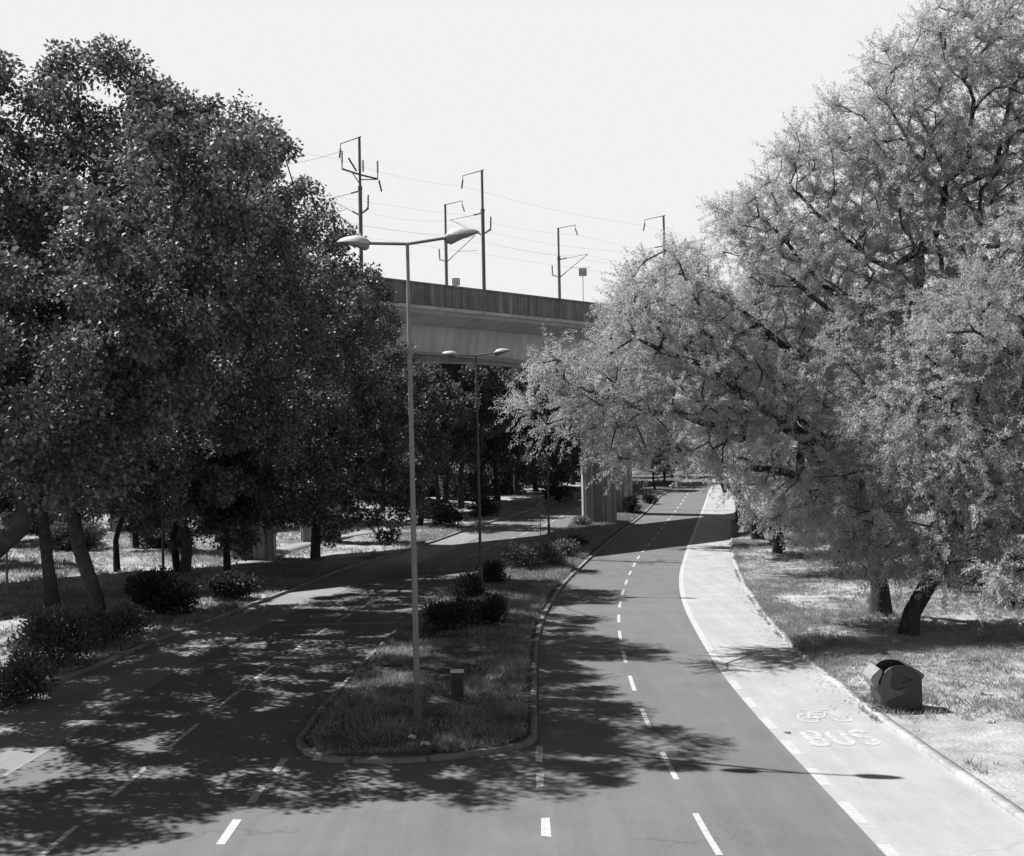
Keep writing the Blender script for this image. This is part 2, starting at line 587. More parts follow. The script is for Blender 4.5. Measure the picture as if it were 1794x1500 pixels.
def quads(name, polys, m, dz=.006, pix=True):
    vs, fs = [], []
    for P in polys:
        b = len(vs)
        for q in P:
            g = G(*q) if pix else Vector((q[0], q[1], rise(q[1])))
            vs.append((g.x, g.y, g.z + dz))
        fs.append(tuple(range(b, b + len(P))))
    me = bpy.data.meshes.new(name)
    me.from_pydata(vs, [], fs)
    bm = bmesh.new()
    bm.from_mesh(me)
    for f in bm.faces:
        if f.normal.z < 0: f.normal_flip()
    bm.to_mesh(me)
    bm.free()
    return tag(link_mesh(name, me, m), kind='structure')


quads('lane_marking', [[(378, 1480), (394, 1480), (424, 1436), (408, 1436)], [(431, 1408), (446, 1408), (467, 1376), (453, 1376)], [(475, 1354), (488, 1354), (506, 1329), (493, 1329)],
                       [(326, 1560), (343, 1560), (374, 1512), (358, 1512)],
                       [(938, 1335), (951, 1335), (951, 1308), (939, 1308)], [(939, 1382), (952, 1378), (954, 1356), (939, 1356)], [(948, 1465), (966, 1467), (963, 1433), (948, 1434)]], M['paint'])
# paired thin bars across the left carriageway
bars = []
for y in (1159, 1123.5, 1093, 1063.5, 1030, 1002, 975.5, 951):
    yy = G(600, y).y
    for k in (0, .32):
        Y = yy - k
        a, b = float(LBL(Y)) + .5, float(LKR(Y)) - .15
        bars.append([(a, Y), (b, Y + .12), (b, Y + .26), (a, Y + .14)])
quads('road_marking', bars, M['bars'], .008, False)
# small dark patch in the bus lane
quads('road_patch', [[(1372, 1283), (1385, 1282), (1386, 1287), (1376, 1285)]], solid('tar', .05), .005)


# lettering painted in the bus lane: strokes as flat bands
def strokes(name, lines, w, m, x0, y0, sx, sy, dz=.007):
    vs, fs = [], []
    for li, L in enumerate(lines):
        zz = dz + .0008 * li
        P = [Vector((x0 + a * sx, y0 + b * sy, 0)) for a, b in L]
        b0 = len(vs)
        closed = (P[0] - P[-1]).length < 1e-4
        for i, p in enumerate(P):
            if closed: t = P[(i + 1) % (len(P) - 1)] - P[i - 1 if i else -2]
            else: t = P[min(i + 1, len(P) - 1)] - P[max(i - 1, 0)]
            t.normalize()
            nn = Vector((-t.y * w[0], t.x * w[1], 0)) / 2
            for q in (p + nn, p - nn): vs.append((q.x, q.y, rise(q.y) + zz))
        for i in range(len(P) - 1):
            a = b0 + 2 * i
            fs.append((a, a + 2, a + 3, a + 1))
    me = bpy.data.meshes.new(name)
    me.from_pydata(vs, [], fs)
    return tag(link_mesh(name, me, m), kind='structure')


arc = lambda cx, cy, rx, ry, a0, a1, n=10: [(cx + rx * math.cos(math.radians(a0 + (a1 - a0) * i / n)), cy + ry * math.sin(math.radians(a0 + (a1 - a0) * i / n))) for i in range(n + 1)]
B = [[(0, 0), (0, 1)], [(0, 1), (.5, 1)] + arc(.55, .76, .42, .24, 90, -90)[1:] + [(0, .52)], [(0, .5), (.55, .5)] + arc(.55, .25, .45, .25, 90, -90)[1:] + [(0, 0)]]
U = [[(0, 1), (0, .3)] + arc(.5, .3, .5, .3, 180, 360) + [(1, 1)]]
S = [arc(.5, .76, .5, .24, 20, 270, 12) + arc(.5, .26, .5, .26, 90, -160, 12)]
word = solid('lettering_paint', .365, [(5, .66, 1.02, (1, 1, 1), (.35, .55)), (30, .85, 1.05)], .75, .25)
yb = G(1425, 1306).y
for k, ch in enumerate((B, U, S)):
    strokes('bus_lettering', [[(x + k * 1.65, y) for x, y in L] for L in ch], (.17, .24), word, 7.12, yb, .36, 1.42, .007)
gb = G(1410, 1266)
bike = [arc(.28, .32, .28, .32, 0, 360, 18), arc(1.22, .32, .28, .32, 200, 340, 12), [(.28, .32), (.5, .8), (1.0, .8), (1.22, .32)], [(.5, .8), (.75, .34), (1.0, .8)], [(.75, .34), (.28, .32)],
        [(.5, .8), (.44, 1.0), (.3, 1.0)], [(.9, .92), (1.12, .92)]]
strokes('bicycle_marking', bike, (.07, .1), solid('bicycle_paint', .35, [(5, .72, 1.1, (1, 1, 1), (.3, .6))], .75, .25), 7.42, 31.35, .9, 1.5)
faded_word = solid('faded_lettering', .31, [(3, .75, 1.02)], .8, .2)
gb2 = G(1228, 981)
strokes('bicycle_marking', bike, (.08, .3), faded_word, gb2.x, gb2.y, 1.0, 3.4)
strokes('bus_lettering', [[(x + k * 1.65, y) for x, y in L] for k, ch in enumerate((B, U, S)) for L in ch], (.16, .3), faded_word, gb2.x - .1, gb2.y - 5, .37, 3.2)

# pale footpath on the left verge
fp = trace([(663, 934.6), (600, 944), (540, 957), (470, 977), (400, 1002), (250, 1050), (60, 1120)], .25, [(-3, 135), (9, 170)], 30)
ys = np.arange(36, 160, 1.0)
fz = verge_z(fp(ys), ys, LKL(ys))
vs = []
for y in ys:
    x = float(fp(y))
    z = float(max(verge_z(np.array(x + a), np.array(y), LKL(y)) for a in (-.4, .4))) + .03
    vs += [(x - .9, y, z - .4), (x - .9, y, z), (x + .9, y, z), (x + .9, y, z - .4)]
v = np.array(vs)
i = np.arange(len(ys) - 1)[:, None] * 4 + np.arange(3)[None]
tag(np_mesh('footpath', v, np.stack([i, i + 1, i + 5, i + 4], -1).reshape(-1, 4), M['path']), kind='structure')


# ------------------------------------------------------------------ leaves, grass and trees
def unit(a): return a / (np.linalg.norm(a, axis=-1, keepdims=True) + 1e-9)


def leaves(name, P, axis, nrm, length, width, m, parent=None, fold=.12):
    """Kite shaped leaves, one quad bent along the midrib."""
    n = len(P)
    axis = unit(axis)
    side = unit(np.cross(axis, nrm))
    up = np.cross(side, axis)
    L = np.asarray(length).reshape(-1, 1)
    W = np.asarray(width).reshape(-1, 1)
    a = P
    b = P + axis * L * .42 + side * W * .5 + up * L * fold
    c = P + axis * L
    d = P + axis * L * .42 - side * W * .5 + up * L * fold
    v = np.stack([a, b, c, d], 1).reshape(-1, 3)
    f = np.arange(n * 4).reshape(-1, 4)
    return np_mesh(name, v, f, m, parent)


def rand_unit(n): return unit(rng.normal(size=(n, 3)))


def grow(trunk, clumps, r_tip=.015, expo=2.35, base_r=None, wob=.07, step=.9):
    """Joins every clump centre to the nearest branch; returns nodes, parents, radii."""
    P = [np.array(p, float) for p in trunk]
    par = [-1] + list(range(len(trunk) - 1))
    plen = [0.0]
    for i in range(1, len(P)): plen.append(plen[-1] + np.linalg.norm(P[i] - P[i - 1]))
    first = max(1, len(P) // 2)
    cl = sorted([np.array(c, float) for c in clumps], key=lambda c: np.linalg.norm(c - P[-1]))
    ends = []
    for c in cl:
        A = np.array(P)
        d = np.linalg.norm(A - c, axis=1) + .28 * np.array(plen)
        # branches seldom run straight down
        d += np.where(A[:, 2] > c[2] + .5, .35 * (A[:, 2] - c[2]), 0)
        d[:first] += 50
        i = int(np.argmin(d))
        dist = np.linalg.norm(c - P[i])
        k = max(2, int(dist / step))
        dirn = P[i] - P[par[i]] if par[i] >= 0 else np.array([0, 0, 1.0])
        dirn = dirn / (np.linalg.norm(dirn) + 1e-9)
        ctrl = P[i] + dirn * dist * .35 + np.array([0, 0, .08 * dist])
        prev = i
        for s in range(1, k + 1):
            t = s / k
            q = (1 - t) ** 2 * P[i] + 2 * t * (1 - t) * ctrl + t * t * c
            if s < k: q = q + rng.normal(size=3) * wob * min(dist, 3.0) * .6
            P.append(q)
            par.append(prev)
            plen.append(plen[prev] + dist / k)
            prev = len(P) - 1
        ends.append(prev)
    n = len(P)
    w = np.zeros(n)
    has = np.zeros(n, bool)
    for i in range(n):
        if par[i] >= 0: has[par[i]] = True
    w[~has] = r_tip ** expo
    for i in range(n - 1, len(trunk) - 1, -1):
        w[i] += (r_tip * .6) ** expo
        w[par[i]] += w[i]
    for i in range(len(trunk) - 1, 0, -1): w[par[i]] += w[i]
    r = w ** (1 / expo)
    if base_r is not None:
        r = r * min(1.9, base_r / r[0])
        T = len(trunk)
        for i in range(T): r[i] = max(r[i], base_r * (1 - .45 * i / max(1, T - 1)) * (1.25 if i == 0 else 1))
    return np.array(P), np.array(par), r, ends


def branch_mesh(name, P, par, r, m, parent=None, extra=None, sides=6):
    """Tapered tube for every branch segment; extra: thin twigs (A, B, radius)."""
    i = np.where(par >= 0)[0]
    A, Bp = P[par[i]], P[i]
    ra = np.minimum(r[par[i]], r[i] * 1.5)
    rb = r[i]

    def tubes(A, Bp, ra, rb, sides):
        d = unit(Bp - A)
        Bp = Bp + d * (rb * .35)[:, None]
        ref = np.where(np.abs(d[:, 2:3]) < .9, np.array([[0, 0, 1.0]]), np.array([[1.0, 0, 0]]))
        u = unit(np.cross(d, ref))
        w = np.cross(d, u)
        an = np.arange(sides) * 2 * math.pi / sides
        c = np.cos(an)[None, :, None] * u[:, None] + np.sin(an)[None, :, None] * w[:, None]
        va = A[:, None] + c * ra[:, None, None]
        vb = Bp[:, None] + c * rb[:, None, None]
        v = np.concatenate([va, vb], 1).reshape(-1, 3)
        j = np.arange(sides)
        k = (j + 1) % sides
        f = np.stack([j, k, k + sides, j + sides], -1)
        f = (f[None] + (np.arange(len(A)) * 2 * sides)[:, None, None]).reshape(-1, 4)
        return v, f
    v, f = tubes(A, Bp, ra, rb, sides)
    if extra is not None and len(extra[0]):
        v2, f2 = tubes(extra[0], extra[1], np.full(len(extra[0]), extra[2]), np.full(len(extra[0]), extra[2] * .4), 3)
        f = np.concatenate([f, f2 + len(v)])
        v = np.concatenate([v, v2])
    return np_mesh(name, v, f, m, parent, smooth=True)


def fill_blobs(blobs, spacing, shell=0.0):
    """Clump centres inside a union of spheres (centre, radius), at least `spacing` apart."""
    pts = []
    for c, rad in blobs:
        nn = int(4.2 * rad ** 3 / spacing ** 3 * 3) + 3
        u = rand_unit(nn)
        rr = rng.random(nn) ** (1 / 3)
        if shell: rr = rr * (1 - shell) + shell * (.75 + .25 * rng.random(nn))
        pts.append(np.array(c) + u * (rr * rad)[:, None] * np.array([1, 1, .92]))
    pts = np.concatenate(pts)
    rng.shuffle(pts)
    keep, grid = [], {}
    for p in pts:
        k = tuple(np.floor(p / spacing).astype(int))
        ok = True
        for dx in (-1, 0, 1):
            for dy in (-1, 0, 1):
                for dz in (-1, 0, 1):
                    for q in grid.get((k[0] + dx, k[1] + dy, k[2] + dz), ()):
                        if ((p - q) ** 2).sum() < spacing ** 2:
                            ok = False
                            break
                    if not ok: break
                if not ok: break
            if not ok: break
        if ok:
            keep.append(p)
            grid.setdefault(k, []).append(p)
    return np.array(keep)


def broad_tree(name, trunk, blobs, spacing=1.25, crad=.95, per=230, ll=.24, m='leaf_plane', bark='bark_plane', base_r=.32, shell=.3, label=None, cat='tree', group=None):
    """Dense broadleaf: balls of leaves on a branching frame."""
    o = empty(name, trunk[0])
    tag(o, label, cat, group)
    T = [np.array(p) - np.array(trunk[0]) for p in trunk]
    bl = [(np.array(c) - np.array(trunk[0]), r) for c, r in blobs]
    C = fill_blobs(bl, spacing, shell)
    P, par, r, ends = grow(T, C, base_r=base_r)
    branch_mesh('trunk', P, par, r, M[bark], o)
    n = len(C) * per
    size = rng.uniform(.65, 1.25, len(C)) * crad
    cen = np.repeat(C, per, 0)
    u = rand_unit(n)
    # uneven balls: leaves gather on a few lobes
    rr = (rng.random(n) ** .55)
    lob = rand_unit(len(C) * 4).reshape(-1, 4, 3)
    pick = rng.integers(0, 4, n)
    lo = np.repeat(lob, per, 0)[np.arange(n), pick]
    pos = cen + (u * rr[:, None] * .7 + lo * .5) * np.repeat(size, per)[:, None] * np.array([1, 1, .85])
    ax = unit(u * .6 + lo * .3 + rng.normal(size=(n, 3)) * .6 + np.array([0, 0, -.25]))
    nr_ = unit(rng.normal(size=(n, 3)) * .7 + np.array([0, 0, .8]))
    L = rng.uniform(.7, 1.25, n) * ll
    leaves('crown', pos, ax, nr_, L, L * rng.uniform(.6, .85, n), M[m], o)
    return o


def feather_tree(name, trunk, blobs, spacing=.85, twigs=14, per=68, ll=.12, lw=.028, tl=1.2, m='leaf_feather', base_r=.35, label=None, cat='tree', group=None, limbs=()):
    """Light feathery crown: drooping sprays of narrow leaves along fine twigs."""
    o = empty(name, trunk[0])
    tag(o, label, cat, group)
    t0 = np.array(trunk[0])
    T = [np.array(p) - t0 for p in trunk]
    bl = [(np.array(c) - t0, r) for c, r in blobs]
    C = fill_blobs(bl, spacing)
    seeds = [np.array(p) - t0 for p in limbs]
    # main limbs first, so that the clumps hang on them
    P, par, r, ends = grow_limbs(T, seeds, C, base_r)
    n = len(C) * twigs
    cen = np.repeat(C, twigs, 0)
    out = unit(cen - np.mean(T[-1:], 0))
    d = unit(rand_unit(n) * .9 + out * .55 + np.array([0, 0, .05]))
    ln = rng.uniform(.55, 1.25, n) * tl
    tipp = cen + d * ln[:, None] + np.array([0, 0, -.18]) * ln[:, None]
    branch_mesh('trunk', P, par, r, M['bark'], o, (cen, tipp, .007))
    k = n * per
    t = rng.uniform(.15, 1.08, k)
    A = np.repeat(cen, per, 0)
    Dv = np.repeat(tipp - cen, per, 0)
    pos = A + Dv * t[:, None] + rng.normal(size=(k, 3)) * .05
    ax = unit(np.repeat(d, per, 0) * .55 + rng.normal(size=(k, 3)) * .55 + np.array([0, 0, -.5]))
    nr_ = unit(rng.normal(size=(k, 3)) * .8 + np.array([0, 0, .6]))
    L = rng.uniform(.6, 1.3, k) * ll
    leaves('crown', pos, ax, nr_, L, np.full(k, lw) * rng.uniform(.7, 1.3, k), M[m], o, .06)
    return o


def grow_limbs(T, seeds, C, base_r):
    if seeds:
        # chains: each seed is (list of points) joined to the nearest trunk node
        P = [np.array(p, float) for p in T]
        par = [-1] + list(range(len(T) - 1))
        return grow_chain(P, par, seeds, C, base_r)
    return grow(T, C, base_r=base_r)


def grow_chain(P, par, seeds, C, base_r):
    chain = list(P)
    n0 = len(P)
    for S_ in seeds:
        S_ = np.atleast_2d(S_)
        A = np.array(P)
        i = int(np.argmin(np.linalg.norm(A - S_[0], axis=1) + np.where(np.arange(len(A)) < n0 // 2, 3, 0)))
        prev = i
        last = P[i]
        for q in S_:
            dist = np.linalg.norm(q - last)
            k = max(1, int(dist / .8))
            for s in range(1, k + 1):
                P.append(last + (q - last) * s / k + (rng.normal(size=3) * .07 if s < k else 0))
                par.append(prev)
                prev = len(P) - 1
            last = q
    # limb thickness tapers along each limb
    lens = np.array([np.linalg.norm(np.array(P[i]) - np.array(P[n0 - 1])) for i in range(len(P))])
    limb_min = np.clip(.2 - .013 * lens, .05, .2)
    # then the clumps
    plen = [0.0] * len(P)
    for i in range(1, len(P)): plen[i] = plen[par[i]] + np.linalg.norm(P[i] - P[par[i]])
    nb = len(P)
    cl = sorted(C, key=lambda c: np.min(np.linalg.norm(np.array(P[n0 - 1:nb]) - c, axis=1)))
    for c in cl:
        A = np.array(P)
        d = np.linalg.norm(A - c, axis=1) + .2 * np.array(plen)
        d += np.where(A[:, 2] > c[2] + .5, .3 * (A[:, 2] - c[2]), 0)
        d[:max(1, n0 // 2)] += 50
        i = int(np.argmin(d))
        dist = np.linalg.norm(c - P[i])
        k = max(2, int(dist / .8))
        dirn = P[i] - P[par[i]]
        dirn = dirn / (np.linalg.norm(dirn) + 1e-9)
        ctrl = P[i] + dirn * dist * .4 + np.array([0, 0, .1 * dist])
        st, prev = P[i], i
        for s in range(1, k + 1):
            t = s / k
            q = (1 - t) ** 2 * st + 2 * t * (1 - t) * ctrl + t * t * c
            if s < k: q = q + rng.normal(size=3) * .05 * min(dist, 3)
            P.append(q)
            par.append(prev)
            plen.append(plen[prev] + dist / k)
            prev = len(P) - 1
    n = len(P)
    P, par = np.array(P), np.array(par)
    expo, tipr = 2.3, .016
    has = np.zeros(n, bool)
    has[par[par >= 0]] = True
    w = np.where(has, 0, tipr ** expo)
    for i in range(n - 1, 0, -1):
        w[i] += (tipr * .5) ** expo
        w[par[i]] += w[i]
    r = w ** (1 / expo)
    r = r * np.clip(base_r / r[0], .7, 1.8)
    for i in range(n0, nb): r[i] = max(r[i], limb_min[i])
    for i in range(n0): r[i] = max(r[i], base_r * (1 - .4 * i / max(1, n0 - 1)) * (1.3 if i == 0 else 1))
    return P, par, r, None


def pxblobs(L, dz=None):
    """(px, py, pixel radius, distance) -> (centre, radius in metres)."""
    return [(np.array(V(a, b, d)), c * d / F) for a, b, c, d in L]


# --- the dark trees on the left
lk = lambda y: float(LKL(y))
ZL = lambda x, y: float(verge_z(np.array(float(x)), np.array(float(y)), LKL(np.array(float(y)))))
bt = [(-19.5, 35), (-20.9, 55.8), (-18.9, 54.6), (-20.5, 75), (-14.2, 81)]
A_bl = pxblobs([(40, 220, 75, 38), (150, 230, 75, 37), (90, 290, 80, 38), (210, 120, 40, 38), (100, 130, 45, 38), (270, 260, 60, 38), (290, 180, 55, 41), (330, 195, 45, 42), (250, 145, 45, 39), (120, 165, 75, 38), (15, 165, 75, 38), (235, 165, 70, 37), (0, 320, 110, 38), (270, 230, 70, 37), (60, 140, 50, 37), (180, 130, 45, 37), (60, 210, 95, 38), (180, 190, 90, 37), (110, 380, 130, 37), (300, 300, 105, 36), (20, 600, 140, 34), (220, 500, 130, 35), (395, 275, 75, 36), (360, 440, 100, 35),
                (120, 700, 120, 33), (260, 640, 110, 33), (420, 560, 70, 36), (70, 850, 60, 35), (200, 800, 70, 33), (-120, 300, 150, 36), (-140, 600, 150, 34)]) + \
    [(np.array(p), r) for p, r in (((-10.2, 31.5, 13.5), 1.8), ((-11.5, 30.5, 11), 2.2), ((-8.6, 33, 15), 1.7), ((-12.5, 29.5, 9), 2.0), ((-9, 31, 11.2), 1.3), ((-9.5, 42, 13.5), 2.2), ((-11, 45, 15), 2.5),
     ((-13, 44, 11), 2.5), ((-9, 39, 14.5), 2.0), ((-14, 40, 9), 2.2), ((-12, 36, 9.5), 2.2), ((-9.8, 34, 12), 2.0), ((-13, 32, 8.5), 2.0), ((-8.5, 45.5, 12.5), 1.6), ((-10.5, 38, 10.5), 2.0), ((-19, 38, 11), 2.6), ((-21, 41, 12), 2.7), ((-18.5, 42.5, 9.5), 2.4), ((-22.5, 38, 9.5), 2.5), ((-20, 45, 12.5), 2.6), ((-17, 40, 13.5), 2.5),
     ((-23, 43.5, 13), 2.6), ((-19.5, 35.5, 9), 2.3), ((-24, 35, 11.5), 2.4), ((-17, 45, 8.2), 2.0), ((-21.5, 46.5, 9), 2.3))]
broad_tree('plane_tree', [(-19.8, 35, ZL(-19.8, 35) - .1), (-18.6, 35, 1.6), (-16.6, 35.1, 3.4), (-14.6, 35.3, 5.2), (-13.4, 35.5, 7.6), (-12.6, 35.5, 10.5)], A_bl, per=480, ll=.16, spacing=1.2, crad=.92, shell=.4,
           label='tall dark tree at the left edge with a slanting trunk leaning over the road', group='dark trees along the left kerb')
B_bl = pxblobs([(465, 265, 38, 52), (450, 215, 35, 50), (380, 195, 45, 50), (330, 190, 45, 49), (480, 330, 55, 53), (280, 180, 45, 45), (340, 250, 85, 50), (430, 270, 70, 50), (450, 400, 100, 51), (350, 420, 100, 53), (380, 600, 110, 51), (490, 560, 80, 52), (290, 760, 95, 53), (460, 720, 90, 52), (180, 850, 70, 54),
                (340, 860, 70, 54), (100, 830, 70, 56), (250, 600, 110, 55)]) + \
    [(np.array(p), r) for p, r in (((-9.5, 53, 14), 2.3), ((-10, 57, 15), 2.5), ((-11, 60, 14), 2.5), ((-14, 50, 9.5), 2.2), ((-13, 56, 10), 2.5), ((-14.5, 62, 11), 2.6), ((-10.5, 48.5, 14), 2.3), ((-15, 47, 10), 2.4),
     ((-9.3, 49.5, 11.5), 1.9), ((-10.5, 54, 10.5), 1.9), ((-20, 49, 11.5), 2.6), ((-22.5, 51.5, 10), 2.5), ((-18, 52, 8.6), 2.2), ((-17, 56, 8.4), 2.2), ((-18.5, 60, 9.5), 2.5), ((-12, 52, 9), 1.9))]
broad_tree('plane_tree', [(-18.9, 54.6, ZL(-18.9, 54.6) - .1), (-19.05, 54.6, 1.1), (-19.4, 54.5, 2.3), (-19.8, 54.5, 3.6), (-20.0, 54.4, 5.0), (-19.7, 54.2, 6.6), (-18.9, 53.8, 8.4), (-17.6, 53, 11), (-16.2, 52, 14)], B_bl, per=400, ll=.18, spacing=1.3, crad=.95,
           label='dark tree with a bent forked trunk behind the shrubs on the left verge', group='dark trees along the left kerb')
B2 = pxblobs([(60, 420, 120, 60), (160, 560, 120, 60), (60, 720, 110, 60), (140, 320, 100, 60), (-60, 560, 120, 60), (70, 870, 60, 58), (240, 400, 100, 60)])
broad_tree('plane_tree', [(-21.9, 57, ZL(-21.9, 57) - .1), (-22.1, 57, 2), (-22.4, 57, 5), (-22.6, 57.4, 8), (-22.8, 57.8, 11.5)], B2, per=300, spacing=1.4, crad=1.1, ll=.2,
           label='dark tree with an upright trunk just left of the forked one', group='dark trees along the left kerb')
C_bl = pxblobs([(520, 345, 45, 66), (555, 390, 45, 67), (592, 415, 33, 68), (500, 305, 40, 60), (540, 440, 60, 66), (585, 470, 40, 68), (600, 540, 45, 70), (530, 400, 70, 68), (570, 470, 75, 69), (500, 500, 80, 70), (560, 600, 90, 69), (480, 680, 90, 72), (610, 660, 70, 70), (540, 760, 80, 70), (430, 800, 80, 73), (590, 790, 70, 70),
                (490, 870, 55, 72), (350, 820, 80, 76), (400, 900, 60, 76), (300, 900, 60, 77), (560, 860, 60, 72), (440, 650, 90, 74)]) + \
    [(np.array(p), r) for p, r in (((-9.8, 64, 15), 2.3), ((-9.5, 68, 15), 2.2), ((-12, 66, 10), 2.4), ((-13, 70, 11), 2.6), ((-16, 66, 12), 2.6), ((-12, 74, 12), 2.4), ((-10.5, 63, 11), 2.0))]
broad_tree('plane_tree', [(-20.6, 75, ZL(-20.6, 75) - .1), (-20.4, 75, 2), (-20.9, 75, 4.5), (-18.8, 73.5, 8), (-16.5, 71.5, 12), (-15, 70.5, 15)], C_bl, per=300, spacing=1.4, crad=1.1, ll=.21,
           label='dark tree with a low fork, third along the left verge', group='dark trees along the left kerb')
D_bl = pxblobs([(640, 510, 45, 80), (625, 580, 60, 80), (665, 600, 45, 80), (650, 690, 65, 80), (690, 690, 35, 79), (620, 780, 70, 81), (680, 780, 50, 80), (640, 860, 50, 81), (560, 860, 50, 82), (700, 840, 40, 81), (665, 900, 45, 81), (590, 900, 50, 82), (700, 620, 25, 80), (712, 720, 25, 80), (560, 760, 70, 82), (440, 925, 45, 80), (400, 890, 55, 80), (480, 900, 55, 80), (440, 860, 60, 80), (600, 690, 70, 82), (690, 900, 35, 80)])
broad_tree('plane_tree', [(-13.6, 82, ZL(-13.6, 82) - .1), (-13.5, 82, 3), (-13, 81.5, 6), (-12, 81, 10), (-11, 80.5, 14)], D_bl, per=320, spacing=1.4, crad=1.1, ll=.23,
           label='dark tree with its crown in front of the left end of the viaduct', group='dark trees along the left kerb')
# a neighbour just outside the frame on the left whose shade falls on the road
broad_tree('plane_tree', [(-22, 27, -.1 + ZL(-22, 27)), (-21.8, 27, 3), (-20.5, 27, 6), (-19.5, 27.2, 9)],
           [(np.array(p), r) for p, r in (((-19, 28.5, 11.5), 2.6), ((-17.2, 27.6, 11), 2.0), ((-17.4, 29.5, 13), 2.3), ((-19.5, 27, 9), 2.2), ((-21, 30, 11), 2.6))], per=400, ll=.17,
           label='dark tree on the left verge, nearest of all to the bridge', group='dark trees along the left kerb')


# --- far and background broadleaf trees: one built, the others copied
def far_proto(name, h, rad, label, group, m='leaf_dark', seed=0, per=300, spacing=1.5, crad=1.2, ll=.27, fork=.28):
    bl = []
    for k in range(16):
        a = rng.random() * 6.28
        q = rng.random() ** .5 * rad * .62
        z = h * rng.uniform(.36, .86)
        taper = 1 - .55 * max(0, (z / h - .6) / .4)
        bl.append((np.array([math.cos(a) * q * taper, math.sin(a) * q * taper, z]), rad * rng.uniform(.3, .44)))
    tr = [(0, 0, -.3), (rng.normal() * .2, rng.normal() * .2, h * .14), (rng.normal() * .4, rng.normal() * .4, h * fork), (rng.normal() * .6, rng.normal() * .6, h * .45), (rng.normal() * .6, rng.normal() * .6, h * .62)]
    return broad_tree(name, tr, bl, spacing, crad, per, ll, m, 'bark', base_r=.24, shell=.2, label=label, group=group)


far_lab = 'dark tree in the shaded row seen beneath the viaduct'
row_g = 'trees beneath and beyond the viaduct'
protos = [far_proto('broadleaf_tree', 15, 5.0, far_lab, row_g), far_proto('broadleaf_tree', 13, 4.6, far_lab, row_g), far_proto('broadleaf_tree', 17, 5.4, far_lab, row_g)]
used = [0, 0, 0]


def place(k, x, y, s=1.0, rz=None, label=None, group=None, z=None):
    if used[k] == 0: o = protos[k]
    else: o = copy_tree(protos[k])
    used[k] += 1
    o.location = (x, y, ZL(x, y) - .15 if z is None else z)
    o.rotation_euler.z = rng.random() * 6.28 if rz is None else rz
    o.scale = (s, s, s)
    if label: o['label'] = label
    if group: o['group'] = group
    return o


# the row seen under the deck, left of the far carriageway
for k, (px, py, s) in enumerate([(733, 925, .8), (770, 905, .85), (806, 896, .95), (838, 886, .85), (872, 880, .95), (905, 872, .9), (940, 864, .95), (975, 858, 1.0), (1005, 852, 1.0)]):
    g = G(px, py)
    place(k % 3, g.x, g.y + 2, s * 1.4)
for k, (x, y, s) in enumerate([(-22, 118, .9), (-14, 128, .9), (-8, 141, 1.0), (-2, 160, 1.1), (8, 180, 1.1), (16, 196, 1.1)]): place((k + 1) % 3, x, y, s * 1.45)
for k, (px, py, s, lab) in enumerate([(312, 1006, .95, 'dark tree with a straight trunk left of the low forked one'), (398, 1004, .9, 'dark tree with a straight trunk right of the low forked one'), (205, 1010, .8, 'thin dark tree between the forked trunk and the left pole')]):
    g = G(px, py)
    place(k % 3, g.x, g.y, s, label=lab, group='dark trees along the left kerb')
# scattered trunks on the left lawn
lawn = 'slim dark tree standing back on the sunlit left lawn'
for k, (x, y, s) in enumerate([(-32, 64, .85), (-38, 80, 1.0), (-29, 92, .95), (-45, 98, 1.1), (-36, 108, 1.0), (-26, 112, .9), (-54, 118, 1.1), (-44, 130, 1.1), (-34, 138, 1.0), (-62, 88, 1.1), (-70, 120, 1.2), (-24, 150, 1.1),
                               (-12, 160, 1.0)]):
    place(k % 3, x, y, s, label=lawn, group='trees on the left lawn')
for x, y, sc_ in ((float(LKR(158.) + RKL(158.)) / 2, 158, .62), (float(LKR(174.) + RKL(174.)) / 2, 174, .7), (float(LKR(190.) + RKL(190.)) / 2, 190, .75)):
    place(1, x, y, sc_, label='small dark tree on the median beyond the viaduct', group='trees on the far median', z=rise(y))
for x, y, sc_ in ((-38, 33, 1.15), (-37, 47, 1.1), (-43, 58, 1.2), (-36, 20, 1.0)):  # unseen trees, added to block sky light above the left lane
    place(2, x, y, sc_, label='unseen dark tree added left of the frame to block sky light', group='trees on the left lawn')
# trees closing the view along the right carriageway
end_l = 'tree closing the far end of the road'
for k, (x, y, s) in enumerate([(24, 190, .9), (31, 215, .9), (27, 232, 1.0), (38, 240, 1.0), (46, 236, 1.0), (20, 215, 1.0), (54, 228, 1.0)]):
    place(k % 3, x, y, s, label=end_l, group='trees at the far end of the road', z=rise(y) - .2)
back_l = 'tall tree behind the right hand trees'
for k, (x, y, s) in enumerate([(34, 118, .8), (44, 104, .95), (50, 125, 1.0), (40, 150, .9), (58, 92, 1.1), (46, 78, .95), (66, 118, 1.1), (38, 175, .8), (54, 150, 1.0), (36, 62, .75)]):
    place(k % 3, x, y, s, label=back_l, group='trees behind the right verge', z=rise(y))

